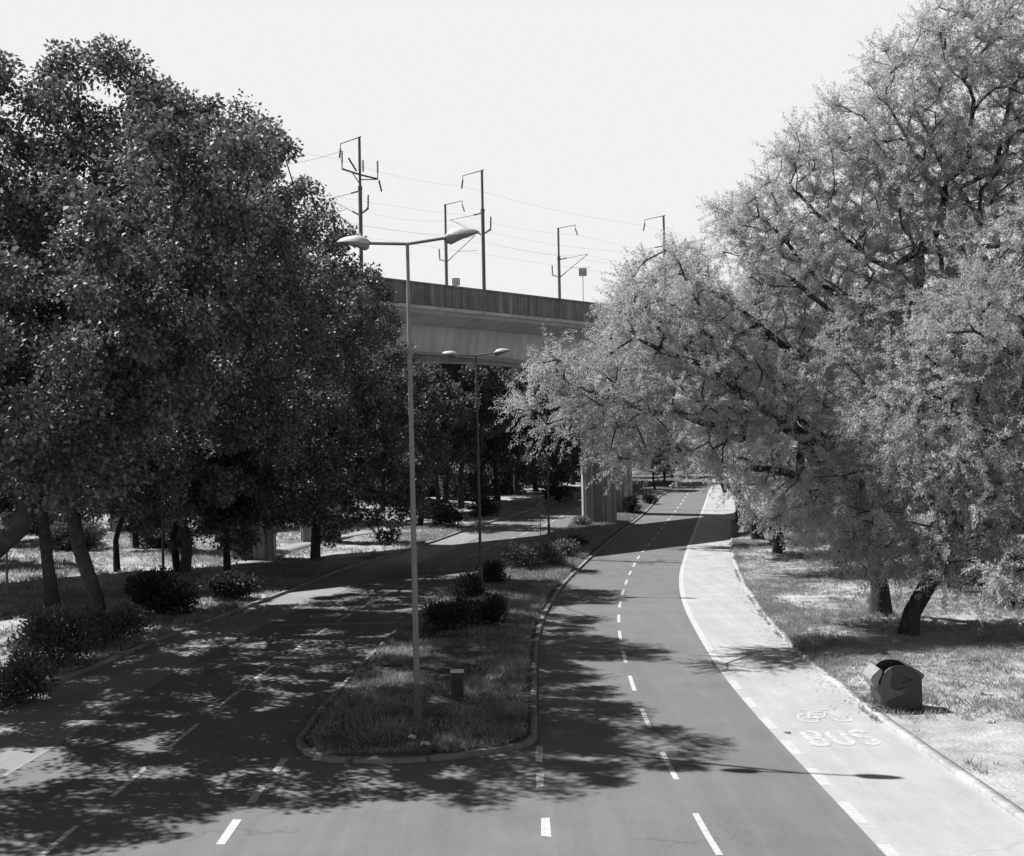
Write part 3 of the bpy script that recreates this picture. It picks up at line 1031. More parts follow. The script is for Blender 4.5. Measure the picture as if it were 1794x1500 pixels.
# --- the feathery trees on the right
ZR = lambda x, y: float(verge_z(np.array(float(x)), np.array(float(y)), RKR(np.array(float(y)))))
r2 = pxblobs([(1430, 905, 42, 49), (1470, 950, 35, 48.5), (1510, 985, 22, 48), (1535, 950, 30, 48), (938, 662, 38, 43), (945, 725, 40, 43), (990, 628, 42, 44.5), (1040, 690, 75, 45), (1100, 765, 55, 45), (1110, 600, 62, 46.5), (1085, 558, 30, 47), (1180, 530, 75, 48), (1160, 690, 85, 46),
              (1250, 630, 90, 48), (1250, 770, 55, 46), (1330, 710, 85, 48), (1120, 480, 42, 50), (1195, 455, 42, 50), (1330, 830, 40, 49), (1400, 690, 85, 50), (1400, 850, 55, 50), (1330, 560, 70, 51), (1520, 905, 60, 47), (1480, 800, 60, 47), (1545, 965, 32, 47), (1550, 985, 26, 46.5), (1440, 890, 50, 48), (1240, 560, 70, 50), (1290, 700, 80, 50), (1180, 620, 70, 48), (1000, 650, 45, 44),
              (1440, 590, 70, 51)])
feather_tree('feathery_tree', [(15.5, 51.1, ZR(15.5, 51.1) - .1), (15.5, 51.1, 1.2), (15.2, 51, 2.6), tuple(V(1500, 840, 50.5)), tuple(V(1450, 772, 50))], r2, base_r=.42,
             limbs=[[V(1380, 748, 49), V(1318, 700, 48), V(1240, 640, 47), V(1130, 600, 46)], [V(1300, 770, 48), V(1215, 735, 46.5), V(1120, 715, 45.5), V(1020, 680, 44.5)], [V(1400, 640, 50), V(1330, 570, 50), V(1200, 480, 50)],
                    [V(1400, 835, 49.5), V(1320, 820, 49)]],
             label='feathery pale tree with long limbs reaching left over the road', group='feathery trees on the right verge')
r1 = pxblobs([(1565, 140, 60, 49), (1490, 225, 55, 50), (1640, 110, 60, 49), (1400, 275, 45, 50), (1590, 230, 70, 49), (1500, 950, 38, 47.5), (1622, 965, 40, 44.4), (1690, 990, 45, 43), (1765, 1000, 50, 42), (1660, 940, 45, 44), (1560, 930, 45, 46), (1580, 975, 22, 45), (1540, 195, 50, 49), (1605, 110, 55, 49), (1645, 50, 50, 48), (1700, 30, 55, 48), (1440, 245, 45, 50), (1790, 20, 60, 47), (1520, 380, 60, 49), (1290, 400, 55, 52), (1350, 370, 75, 51), (1410, 310, 65, 50), (1480, 280, 80, 50), (1590, 180, 85, 49), (1660, 90, 70, 48), (1740, 90, 100, 48), (1450, 450, 95, 50), (1560, 350, 110, 50),
              (1690, 290, 120, 49), (1790, 300, 100, 48), (1620, 500, 110, 49), (1740, 480, 110, 47), (1530, 600, 90, 48), (1660, 660, 120, 46), (1560, 770, 90, 46), (1770, 700, 110, 45),
              (1480, 850, 60, 46), (1600, 890, 75, 45), (1700, 860, 85, 44), (1350, 470, 60, 51), (1860, 200, 120, 48), (1880, 500, 120, 46)])
feather_tree('feathery_tree', [(14.8, 45.5, ZR(14.8, 45.5) - .1), (15.0, 45.5, .9), (15.7, 45.6, 2.0), (16.8, 45.8, 3.4), (17.3, 46.6, 6.0), (17.4, 47.4, 9)], r1, base_r=.32,
             limbs=[[V(1600, 560, 48.5), V(1540, 545, 49), V(1440, 500, 50), V(1400, 450, 50.5), V(1330, 380, 51)], [V(1605, 520, 48.5), V(1610, 440, 49), V(1560, 470, 49.5), V(1470, 410, 50), V(1400, 340, 50)],
                    [V(1750, 430, 48), V(1680, 330, 49), V(1640, 270, 49), V(1600, 180, 49)], [V(1500, 620, 48.5), V(1450, 540, 49), V(1390, 490, 49.5)], [V(1740, 300, 48), V(1770, 160, 48)],
                    [V(1640, 700, 46), V(1560, 760, 46)]],
             label='largest feathery tree, with a leaning trunk behind the bin', group='feathery trees on the right verge')
r5 = pxblobs([(1720, 560, 100, 44), (1790, 780, 100, 44), (1690, 780, 80, 44.5), (1800, 620, 90, 44), (1850, 900, 80, 44), (1780, 950, 60, 44.5), (1680, 950, 55, 45), (1900, 400, 120, 44.5)])
feather_tree('feathery_tree', [(21.8, 46.5, ZR(21.8, 46.5) - .1), (21.7, 46.5, 2), (21.2, 46, 4.5), (20.6, 45.5, 7)], r5, base_r=.3,
             label='feathery tree hanging low at the right edge of the verge', group='feathery trees on the right verge')
r3 = pxblobs([(1260, 800, 40, 80), (1310, 770, 60, 82), (1360, 830, 55, 81), (1420, 870, 60, 80), (1400, 780, 70, 83), (1470, 900, 50, 80), (1480, 780, 80, 84), (1340, 890, 30, 80)])
feather_tree('feathery_tree', [(17.7, 80.5, ZR(17.7, 80.5) - .1), (17.7, 80.5, 1.5), (17.7, 80.6, 3.2), (17.5, 81, 5.5)], r3, base_r=.4, spacing=1.0, per=34, ll=.19, lw=.05,
             label='feathery tree with a straight stout trunk before the viaduct shadow', group='feathery trees on the right verge')
r4 = pxblobs([(1150, 790, 35, 90), (1200, 800, 32, 91), (1260, 770, 45, 92), (1120, 740, 45, 90), (1190, 730, 45, 91), (1260, 700, 50, 93), (1330, 740, 60, 94), (1300, 830, 35, 94), (1080, 780, 25, 90)])
feather_tree('feathery_tree', [(18.9, 93, ZR(18.9, 93) - .1), (18.5, 93, 1.8), (17.6, 93, 3.6), (16, 92.6, 5.4)], r4, base_r=.42, spacing=1.05, per=34, ll=.19, lw=.05,
             limbs=[[V(1270, 860, 92), V(1240, 800, 91.5), V(1150, 770, 90.5)]],
             label='feathery tree with a flared trunk at the edge of the viaduct shadow', group='feathery trees on the right verge')


r6 = pxblobs([(1140, 640, 55, 72), (1210, 570, 75, 72), (1300, 600, 85, 74), (1400, 560, 85, 74), (1460, 680, 90, 74), (1290, 690, 75, 72), (1380, 480, 60, 75), (1220, 480, 45, 74), (1160, 500, 40, 73), (1540, 560, 90, 74),
              (1560, 700, 90, 75), (1100, 570, 45, 72), (1480, 800, 70, 73)])
feather_tree('feathery_tree', [(19.5, 72, ZR(19.5, 72) - .1), (19.5, 72, 2), (18.8, 72.4, 5), (17.6, 72.8, 8)], r6, base_r=.4, spacing=1.0, per=34, ll=.18, lw=.048,
             label='feathery tree rising behind the long limbed one, before the viaduct', group='feathery trees on the right verge')


# --- shrubs
def shrub(name, x, y, z, w, h, m, label, cat='shrub', group=None, n=1500, ll=.16, lw=.35, depth=None):
    o = empty(name, (x, y, z))
    tag(o, label, cat, group)
    depth = depth or w
    mb = MB()
    for k in range(9):
        a = k * .7 + rng.random()
        q = rng.uniform(.2, .45)
        mb.tube([(math.cos(a) * .06, math.sin(a) * .06, -.1), (math.cos(a) * q * w * .4, math.sin(a) * q * depth * .4, h * .35), (math.cos(a) * q * w * .8, math.sin(a) * q * depth * .8, h * .8)], [.025, .018, .007], 5)
    mb.build('stem', M['bark'], o)
    nb = 16
    cs = []
    for k in range(nb):
        a = rng.random() * 6.28
        q = rng.random() ** .5 * .36
        zz = rng.uniform(.2, .78) * h * (1 - .5 * q)
        cs.append((math.cos(a) * q * w, math.sin(a) * q * depth, zz))
    cs = np.array(cs)
    pick = rng.integers(0, nb, n)
    u = rand_unit(n)
    rr = rng.random(n) ** .45
    pos = cs[pick] + u * rr[:, None] * np.array([w * .22, depth * .22, h * .24])
    pos[:, 2] = np.abs(pos[:, 2])
    ax = unit(u + rng.normal(size=(n, 3)) * .5 + np.array([0, 0, .5]))
    L = rng.uniform(.6, 1.3, n) * ll
    leaves('foliage', pos, ax, unit(rng.normal(size=(n, 3)) + np.array([0, 0, .6])), L, L * lw, M[m], o)
    return o


def shrub_px(px, py, wpx, hpx, m, label, group=None, n=1500, ll=.16, lw=.35, dz=.1):
    g = G(px, py)
    s = g.y / F
    return shrub('shrub', g.x, g.y + wpx * s * .22, g.z + dz, wpx * s, hpx * s, m, label, 'shrub', group, n, ll, lw)


mg = 'shrubs on the grass median'
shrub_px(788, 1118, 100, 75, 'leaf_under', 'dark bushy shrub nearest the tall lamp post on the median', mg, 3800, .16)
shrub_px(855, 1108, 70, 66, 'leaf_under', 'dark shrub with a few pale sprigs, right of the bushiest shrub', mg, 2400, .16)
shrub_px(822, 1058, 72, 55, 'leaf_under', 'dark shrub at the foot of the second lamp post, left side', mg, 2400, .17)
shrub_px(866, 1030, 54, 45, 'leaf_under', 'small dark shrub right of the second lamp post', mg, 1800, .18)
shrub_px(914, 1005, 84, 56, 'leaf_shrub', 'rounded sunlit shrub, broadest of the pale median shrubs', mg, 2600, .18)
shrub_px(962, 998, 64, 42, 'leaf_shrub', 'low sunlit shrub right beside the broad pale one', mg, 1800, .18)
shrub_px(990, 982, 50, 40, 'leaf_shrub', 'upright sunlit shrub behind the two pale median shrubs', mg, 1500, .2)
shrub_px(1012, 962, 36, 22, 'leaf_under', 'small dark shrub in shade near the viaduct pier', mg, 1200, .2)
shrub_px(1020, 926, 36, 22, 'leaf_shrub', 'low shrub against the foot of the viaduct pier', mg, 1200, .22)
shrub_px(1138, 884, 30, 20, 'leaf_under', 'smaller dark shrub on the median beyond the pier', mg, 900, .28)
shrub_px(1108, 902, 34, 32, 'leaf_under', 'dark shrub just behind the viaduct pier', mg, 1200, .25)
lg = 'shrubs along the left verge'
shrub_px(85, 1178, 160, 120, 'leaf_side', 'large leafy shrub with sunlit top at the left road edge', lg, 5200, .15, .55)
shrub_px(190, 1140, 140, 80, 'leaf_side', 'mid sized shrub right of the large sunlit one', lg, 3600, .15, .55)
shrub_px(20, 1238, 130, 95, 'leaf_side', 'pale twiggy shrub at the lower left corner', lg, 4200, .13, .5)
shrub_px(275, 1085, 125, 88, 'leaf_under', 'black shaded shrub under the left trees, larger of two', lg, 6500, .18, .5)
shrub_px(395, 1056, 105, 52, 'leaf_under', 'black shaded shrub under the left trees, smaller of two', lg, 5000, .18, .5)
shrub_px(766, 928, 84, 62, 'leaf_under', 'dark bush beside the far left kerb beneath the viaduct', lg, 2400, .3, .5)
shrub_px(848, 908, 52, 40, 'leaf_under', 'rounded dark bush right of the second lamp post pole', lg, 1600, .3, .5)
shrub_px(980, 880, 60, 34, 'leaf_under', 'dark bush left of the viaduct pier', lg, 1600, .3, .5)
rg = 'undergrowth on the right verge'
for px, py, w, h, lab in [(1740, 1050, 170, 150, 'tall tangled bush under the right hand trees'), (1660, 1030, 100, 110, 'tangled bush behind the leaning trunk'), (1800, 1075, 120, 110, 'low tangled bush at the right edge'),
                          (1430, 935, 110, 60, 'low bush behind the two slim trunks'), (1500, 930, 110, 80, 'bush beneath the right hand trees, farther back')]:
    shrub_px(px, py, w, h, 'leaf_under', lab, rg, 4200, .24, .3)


# dark understory behind the left lawn and beneath the far trees: one bush built, the others copied
und_l = 'dark spreading thicket under the trees beyond the viaduct'
und_g = 'thickets closing off the left lawn'
ubush = shrub('thicket', -30, 128, rise(128), 11, 6.5, 'leaf_dark', und_l, 'thicket', und_g, 9000, .42, .6, 7)
for k, (x, y, sc_) in enumerate([(-40, 126, 1), (-51, 124, 1.05), (-62, 121, 1.1), (-73, 117, 1.1), (-84, 113, 1.2), (-21, 132, .9), (-13, 138, .85), (-6, 146, .8), (-1, 156, .85), (4, 168, .9), (9, 182, .9), (14, 197, 1.0),
                                 (-36, 140, 1.1), (-48, 138, 1.1), (-10, 153, .85), (-17, 146, .9), (-4, 166, .9), (-25, 143, .9), (-48, 105, .7), (-40, 104, .75), (-32, 105, .72), (-25, 107, .7), (-57, 103, .75), (-33, 90, .5), (-27, 92, .45), (-41, 92, .5), (-37, 82, .42), (-22, 96, .45), (36, 128, .9), (44, 118, 1), (52, 108, 1), (38, 92, .8), (56, 96, 1), (33, 150, .8), (40, 170, .9), (45, 200, 1), (36, 214, 1), (28, 224, 1.0)]):
    c = copy_tree(ubush)
    c.location = (x, y, rise(y) - .1)
    c.rotation_euler.z = rng.random() * 6.28
    c.scale = (sc_, sc_, sc_ * rng.uniform(.8, 1.1))
    if x > 20:
        c['label'] = 'dark thicket under the right hand trees, far along the road'
        c['group'] = 'thickets beyond the right verge'


# --- grass
def in_median(x, y):
    return (x > LKR(y) + .35) & (x < RKL(y) - .35) & (y > TIP_Y + .55)


def tufts(name, P, hgt, blades, m, lean=.65, wid=.018, parent=None):
    n = len(P) * blades
    base = np.repeat(P, blades, 0) + np.c_[rng.normal(size=(n, 2)) * .06, np.full(n, -.03)]
    h = np.repeat(hgt, blades) * rng.uniform(.5, 1.2, n)
    ax = unit(np.c_[rng.normal(size=(n, 2)) * lean, np.ones(n)])
    nr_ = unit(np.c_[rng.normal(size=(n, 2)), np.zeros(n)])
    o = leaves(name, base, ax, nr_, h, np.full(n, wid) * rng.uniform(.7, 1.5, n), m, parent, .05)
    return o


n = 26000
yy = TIP_Y + .5 + rng.random(n) ** 1.7 * 90
xx = LKR(yy) + rng.random(n) * (RKL(yy) - LKR(yy))
k = in_median(xx, yy)
xx, yy = xx[k], yy[k]
keep = vnoise(xx, yy, 1.1, 8) + rng.normal(size=len(xx)) * .25 > .3
xx, yy = xx[keep], yy[keep]
P = np.c_[xx, yy, RZ(yy) + .11 + .06 * np.clip((yy - 29) / 4, 0, 1)]
tag(tufts('grass', P, .1 + .26 * vnoise(xx, yy, 1.7, 9) ** 1.5 + np.clip((yy - 45) / 100, 0, .15), 9, M['grass_dark'], wid=.018), 'uneven dry grass covering the median island', 'grass', kind='stuff')
n = 60000
yy = 18 + rng.random(n) ** 1.3 * 95
t = np.where(yy < 31, .4, .12) + rng.random(n) ** 1.4 * 26
xx = RKR(yy) + t
keep = vnoise(xx, yy, 2.6, 21) * .7 + vnoise(xx, yy, .8, 22) * .4 + np.clip((yy - 34) / 25, -.45, .22) + rng.normal(size=n) * .12 > .5
xx, yy = xx[keep], yy[keep]
P = np.c_[xx, yy, verge_z(xx, yy, RKR(yy))]
tag(tufts('grass', P, .08 + .3 * vnoise(xx, yy, 2.3, 23) ** 1.5, 9, M['grass_pale'], wid=.016), 'patchy dry grass on the sunlit right verge', 'grass', kind='stuff')
n = 60000
yy = 26 + rng.random(n) ** 1.1 * 115
t = .3 + rng.random(n) ** 1.3 * 40
xx = LKL(yy) - t
keep = (vnoise(xx, yy, 2.2, 31) + rng.normal(size=n) * .15 > .3) & (np.abs(xx - fp(yy)) > 1.1)
xx, yy = xx[keep], yy[keep]
P = np.c_[xx, yy, verge_z(xx, yy, LKL(yy))]
tag(tufts('grass', P, .15 + .4 * vnoise(xx, yy, 2.3, 33) ** 1.5, 5, M['grass_pale'], wid=.04), 'tall dry grass under the trees on the left verge', 'grass', kind='stuff')

n = 1500
yy = 24 + rng.random(n) ** 1.3 * 70
wx, wy = [], []
for fn, o_, lim in ((LKR, .02, 32), (RKL, -.02, 32), (RKR, -.02, 31), (LKL, .02, 30)):
    k = rng.random(n) < .45
    q = yy[k] + rng.normal(size=k.sum()) * .5
    g_ = (vnoise(q, q * 0 + 3, 2.1, 51) > .5) & (q > lim)
    q = q[g_]
    wx.append(fn(q) + o_ + rng.normal(size=len(q)) * .04)
    wy.append(q)
wx, wy = np.concatenate(wx), np.concatenate(wy)
tag(tufts('weeds', np.c_[wx, wy, RZ(wy) + .02], rng.uniform(.06, .2, len(wx)), 7, M['grass_pale'], .8, .02), 'scattered weeds growing in the gutters along the kerbs', 'weeds', kind='stuff')
n = 2600
yy = 22 + rng.random(n) * 75
side = rng.integers(0, 4, n)
xx = np.choose(side, [LKL(yy) + rng.exponential(.5, n), LKR(yy) - rng.exponential(.3, n), RKL(yy) + rng.exponential(.3, n), RKR(yy) - rng.exponential(.35, n)])
k = (yy > 31)
L = rng.uniform(.04, .1, k.sum())
ax = unit(np.c_[rng.normal(size=(k.sum(), 2)), rng.normal(size=k.sum()) * .15])
tag(leaves('fallen_leaves', np.c_[xx[k], yy[k], RZ(yy[k]) + .02], ax, np.tile([0, 0, 1.0], (k.sum(), 1)), L, L * .7, M['leaf_shrub']), 'dead leaves blown along the kerbs', 'leaves', kind='stuff')

# a far wood that closes the horizon
n = 90000
ang = rng.uniform(-.62, .62, n)
dist = rng.uniform(265, 330, n)
xx, yy = np.sin(ang) * dist, np.cos(ang) * dist
top = 6 + 11 * vnoise(xx, yy * .4, 9, 41)
zz = 4.5 + rng.random(n) ** .8 * top
L = rng.uniform(.5, 1.1, n)
tag(leaves('distant_wood', np.c_[xx, yy, zz], rand_unit(n), rand_unit(n), L, L * .7, M['leaf_dark']), 'far dark wood closing the horizon behind the road', 'wood', kind='stuff')

# ------------------------------------------------------------------ viaduct
VI = empty('viaduct', (0, 108.5, 0), math.radians(45))
tag(VI, 'concrete railway viaduct crossing above both roads on fluted piers', 'viaduct')
HW = 6.85
us = np.arange(-110, 110.1, 2.0)
bent = (-67.0, -29.5, 8.1, 45.7, 83.3)


def soffit(u, v):
    c = [b + (11.1 if v > 0 else 0) for b in bent]
    d = min(abs(u - x) for x in c) / 18.8
    return 15.75 - 1.0 * max(0, 1 - d) ** 2


def deck_ring(u):
    s0, s1 = soffit(u, -1), soffit(u, 1)
    return [(u, -HW, 18.3), (u, -4.35, 17.75), (u, -3.9, s0), (u, -1.6, s0), (u, -1.55, s0 + .5), (u, 1.55, s1 + .5), (u, 1.6, s1), (u, 3.9, s1), (u, 4.35, 17.75), (u, HW, 18.3), (u, HW, 18.62), (u, -HW, 18.62)]


mb = MB()
mb.loft([deck_ring(u) for u in us])
mb.build('deck', M['concrete'], VI)
# ribbed parapets
for v0, sgn in ((-HW, -1), (HW, 1)):
    uu = np.arange(-110, 110, .16)
    rows = []
    vs, fs = [], []
    for k, u in enumerate(uu):
        off_ = .03 if k % 2 else 0.0
        a = v0 + sgn * off_
        vs += [(u, a, 18.66), (u, a, 20.55)]
    for k in range(len(uu) - 1): fs.append((2 * k, 2 * k + 2, 2 * k + 3, 2 * k + 1))
    mb = MB().add(vs, fs)
    lo, hi = sorted((v0 - sgn * .25, v0 - sgn * .005))
    mb.box(-110, 110, lo, hi, 18.62, 20.56)
    lo, hi = sorted((v0 - sgn * .3, v0 + sgn * .1))
    mb.box(-110, 110, lo, hi, 20.56, 20.72)
    par_ = mb.build('parapet', M['stained'], VI)
    lo, hi = sorted((v0 - sgn * .02, v0 + sgn * .12))
    MB().box(-110, 110, lo, hi, 18.28, 18.655).build('ledge', M['ledge'], par_)
# drain pipe along the soffit
MB().tube([(-110, -.6, 15.95), (110, -.6, 15.95)], .22, 8).build('drain_pipe', M['galv'], VI)
MB().box(-110, 110, -7.1, -4.0, 18.62, 18.9).box(-110, 110, 4.0, 7.1, 18.62, 18.9).build('walkway', M['concrete'], VI)


# fluted piers
def pier_obj(u, v):
    ztop = soffit(u, v) - .003
    pts = []
    # outline of two rounded fluted shafts standing close together
    for cx_, w_, a0, a1 in ((.84, .78, -158, 158), (-.96, .66, 22, 338)):
        for k in range(49):
            a = math.radians(a0 + (a1 - a0) * k / 48)
            ca, sa = math.cos(a), math.sin(a)
            fl = 1 - .19 * max(0, math.sin(k * 2 * math.pi / 6)) ** 1.5
            pts.append((cx_ + w_ * fl * math.copysign(abs(ca) ** .7, ca), 1.05 * fl * math.copysign(abs(sa) ** .7, sa)))
    zb = rise(108.5 + (u + v) * .7071) - .6
    rings = []
    for z, s in ((zb, 1.0), (ztop - 2.2, 1.0), (ztop - .8, 1.06), (ztop, 1.16)):
        rings.append([(x * s, y * s, z) for x, y in pts])
    # turn so that the broad side faces along the road
    o = MB().loft(rings).build('pier', M['pier'], VI)
    o.location = (u, v, 0)
    o.rotation_euler.z = math.radians(-45)
    # joint between the two shafts
    return o


for b in bent:
    pier_obj(b, -3.2)
    pier_obj(b + 11.1, 3.95)


def vw(u, v, z):
    c = math.cos(math.radians(45))
    return Vector((c * u - c * v, 108.5 + c * u + c * v, z))


# ------------------------------------------------------------------ catenary masts
def insulator(p, q, r=.09):
    r = r * .72
    mb = MB()
    p, q = Vector(p), Vector(q)
    k = 7
    mb.tube([p + (q - p) * t for t in np.linspace(0, 1, 2 * k + 1)], [(r if i % 2 else r * .55) * (.6 if i in (0, 2 * k) else 1) for i in range(2 * k + 1)], 8)
    return mb


def mast(u, v, top, label, cross=False, lower=27.3):
    """Mast on the deck; local x along the track, y across the deck."""
    s = 1 if v < 0 else -1
    o = empty('catenary_mast', vw(u, v, 18.9), math.radians(45))
    tag(o, label, 'railway mast', 'catenary masts on the viaduct')
    H = top - 18.9
    lo = lower - 18.9
    mb = MB()
    mb.tube([(0, 0, -.25), (0, 0, lo)], .15, 10)
    mb.tube([(0, 0, lo - .05), (0, 0, H)], .105, 10)
    mb.tube([(0, 0, lo - .25), (0, 0, lo + .02)], .175, 10)
    mb.build('pole', M['mast'], o, True)
    e = (0, s * 2.3, H - .03)
    ba_ = MB().tube([(0, -s * .18, H + .02), (0, 0, H), e], [.05, .06, .04], 6).tube([e, (0, e[1], e[2] - .35)], .03, 6).build('bracket_arm', M['mast'], o)
    insulator((0, e[1], e[2] - .35), (.05, e[1] + s * .22, e[2] - 1.05), .12).build('insulator', M['insul'], ba_)
    # cantilever towards the track
    za, zb = 27.0 - 18.9, 25.2 - 18.9
    tipc = (0, s * 3.9, za + .05)
    cn_ = MB().tube([(0, s * 1.1, za), tipc], .03, 6).tube([(0, s * .95, zb + .42), tipc], .035, 6).tube([(0, s * 1.6, zb + .75), (0, s * 4.2, zb + .5)], .025, 6).build('cantilever', M['mast'], o)
    insulator((0, s * .15, za), (0, s * 1.1, za), .1).build('insulator', M['insul'], cn_)
    insulator((0, s * .1, zb), (0, s * .98, zb + .44), .1).build('insulator', M['insul'], cn_)
    fb_ = MB().tube([(0, 0, zb + .05), (0, -s * .9, zb + .35)], [.06, .1], 6).build('feeder_bracket', M['mast'], o)
    insulator((0, -s * .9, zb + .38), (0, -s * .95, zb + 1.35), .11).build('insulator', M['insul'], fb_)
    if cross:
        zc = 28.35 - 18.9
        mb = MB()
        mb.tube([(-1.55, .1, zc + .05), (0, 0, zc - .15), (1.6, -.1, zc - .25)], .07, 6)
        mb.tube([(-1.55, .1, zc + .05), (-1.55, .1, zc + .5)], .04, 6).tube([(1.6, -.1, zc - .25), (1.6, -.1, zc + .2)], .04, 6)
        mb.tube([(1.5, -.1, zc - .3), (.1, 0, zc - .5)], .04, 6).tube([(-.7, 0, zc - .1), (-.1, 0, zc - .75)], .04, 6)
        ca_ = mb.build('cross_arm', M['mast'], o)
        for a, b in (((-1.55, .1, zc + .45), (-1.55, .1, zc + 1.4)), ((1.6, -.1, zc + .2), (1.6, -.1, zc + 1.15)), ((-.3, 0, zc + .05), (-1.0, .05, zc + .95)), ((.3, 0, zc + .1), (.3, 0, zc + 1.0)), ((1.7, -.1, zc - .3), (1.95, -.1, zc - 1.15))):
            insulator(a, b, .12).build('insulator', M['insul'], ca_)
    return o


mast(-22.1, -6.7, 31.0, 'mast with a cross arm of insulators, beside the left trees', True)
mast(-9.6, -6.7, 30.5, 'tallest plain mast at the middle of the viaduct')
mast(14.3, -6.7, 29.9, 'mast half hidden by the feathery tree')
mast(-3.14, 5.0, 30.5, 'far side mast rising just behind the right head of the nearest street lamp')
mast(12.15, 5.0, 30.2, 'slim far side mast beside the square track sign')


def wire(label, pts, sag=.25, r=.006):
    L = []
    for a, b in zip(pts[:-1], pts[1:]):
        for t in np.linspace(0, 1, 12, endpoint=False):
            p = Vector(a).lerp(Vector(b), t)
            p.z -= sag * 4 * t * (1 - t)
            L.append(p)
    L.append(Vector(pts[-1]))
    o = MB().tube(L, r, 4).build('overhead_wire', M['wire'])
    return tag(o, label, 'wire', 'overhead wires above the viaduct')


ux = (-60, -22.1, -9.6, 14.3, 45)
wire('highest overhead wire strung along the near masts', [vw(u, -4.4, 29.75 - .012 * (u + 22)) for u in ux], .35)
wire('highest overhead wire strung along the far side masts', [vw(u, 2.75, 29.2) for u in (-60, -28, -3.14, 12.15, 45)], .35)
wire('overhead wire from the near mast tips', [vw(u, -2.8, 27.0) for u in ux], .6)
wire('contact wire above the near track', [vw(u, -2.7, 25.5) for u in ux], .03)
wire('overhead wire held by the far side masts', [vw(u, 1.3, 27.0) for u in (-60, -28, -3.14, 12.15, 45)], .6)
wire('contact wire above the far track', [vw(u, 1.2, 25.5) for u in (-60, -28, -3.14, 12.15, 45)], .03)
wire('slack feeder wire from the cross arm down behind the left trees', [vw(-23.6, -6.6, 29.75), vw(-34, -6.5, 27.0)], .5, .012)


# square track signs with a bracket mark
def track_sign(p, size, label):
    o = empty('track_sign', (p.x, p.y, 18.9), math.radians(-2))
    tag(o, label, 'railway sign', 'square track signs')
    h = p.z - 18.9
    MB().tube([(0, .05, -.25), (0, .05, h + size * .4)], .035, 6).build('post', M['galv'], o)

    def rr(s, c, n=5):
        P = []
        for cx, cz, a0 in ((s - c, s - c, 0), (-s + c, s - c, 90), (-s + c, -s + c, 180), (s - c, -s + c, 270)):
            for i in range(n + 1):
                a = math.radians(a0 + 90 * i / n)
                P.append((cx + c * math.cos(a), cz + c * math.sin(a)))
        return P
    s = size / 2
    panel = MB().prism([(x, z + h) for x, z in rr(s, s * .35)], -.02, .02).build('panel', M['sign'], o)
    mb = MB()
    a, b = rr(s * .93, s * .32), rr(s * .8, s * .25)
    nn = len(a)
    ra = [(x, -.024, z + h) for x, z in a] + [(x, -.024, z + h) for x, z in b]
    mb.add(ra, [(i, (i + 1) % nn, nn + (i + 1) % nn, nn + i) for i in range(nn)])
    t = s * .17
    w = s * .42
    mb.add([(-w, -.025, h + w), (-w + t, -.025, h + w), (-w + t, -.025, h - w), (-w, -.025, h - w)], [(0, 1, 2, 3)])
    mb.add([(w, -.025, h + w), (w - t, -.025, h + w), (w - t, -.025, h - w), (w, -.025, h - w)], [(0, 1, 2, 3)])
    mb.add([(-w + t, -.025, h - w + t), (w - t, -.025, h - w + t), (w - t, -.025, h - w), (-w + t, -.025, h - w)], [(0, 1, 2, 3)])
    mb.build('mark', M['sign_dark'], panel)
    return o


track_sign(V(1021, 477, 112.5), .75, 'square sign with a U shaped mark on a thin post, right of the slim mast')
track_sign(V(799, 494, 104), .68, 'square sign just showing above the parapet')


# ------------------------------------------------------------------ street lamps
def lamp(loc, H, rot, label, pole='galv'):
    o = empty('street_lamp', loc, rot)
    tag(o, label, 'street lamp', 'twin armed lamp posts on the median')
    o.rotation_euler.y = math.radians(-.25)
    mb = MB()
    mb.tube([(0, 0, -.3), (0, 0, 1.1), (0, 0, 1.18)], [.115, .112, .085], 12)
    base = mb.build('base', M['steel_dark'], o, True)
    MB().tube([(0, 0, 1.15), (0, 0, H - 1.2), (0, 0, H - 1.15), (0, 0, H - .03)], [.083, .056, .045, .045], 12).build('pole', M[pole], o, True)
    MB().box(.0, .088, -.05, .05, .45, .85).build('hatch', M['steel_dark'], base)
    for s in (-1, 1):
        MB().tube([(0, 0, H - .03), (s * 1.08, 0, H + .06)], .04, 8).build('arm', M['steel_dark'], o)
        # housing: an elongated shell, thick near the arm, pointed at the tip
        rings, low = [], []
        for t, w, top, bot in ((0, .06, .03, -.05), (.06, .1, .07, -.1), (.16, .15, .12, -.13), (.3, .17, .145, -.1), (.5, .165, .14, -.06), (.7, .14, .115, -.035), (.86, .1, .08, -.02), (.96, .05, .04, -.01), (1.0, .015, .012, -.004)):
            w, top, bot = w * 1.2, top * 1.3, bot * 1.45
            x = s * (1.02 + t * .92)
            zc = H + .07 + t * .07
            ring = []
            for i in range(14):
                a = 2 * math.pi * i / 14
                ring.append((x, w * math.cos(a), zc + (top * math.sin(a) if math.sin(a) >= 0 else -bot * math.sin(a) * .35)))
            rings.append(ring)
            low.append([(x, w * .78 * math.cos(a), zc + bot * .25 + bot * .85 * abs(math.sin(a))) for a in (math.pi + math.pi * i / 8 for i in range(9))])
        hs = MB().loft(rings).build('housing', M['lamp'], o, True)
        MB().loft(low[1:8]).build('lens', M['lens'], hs, True)
    return o


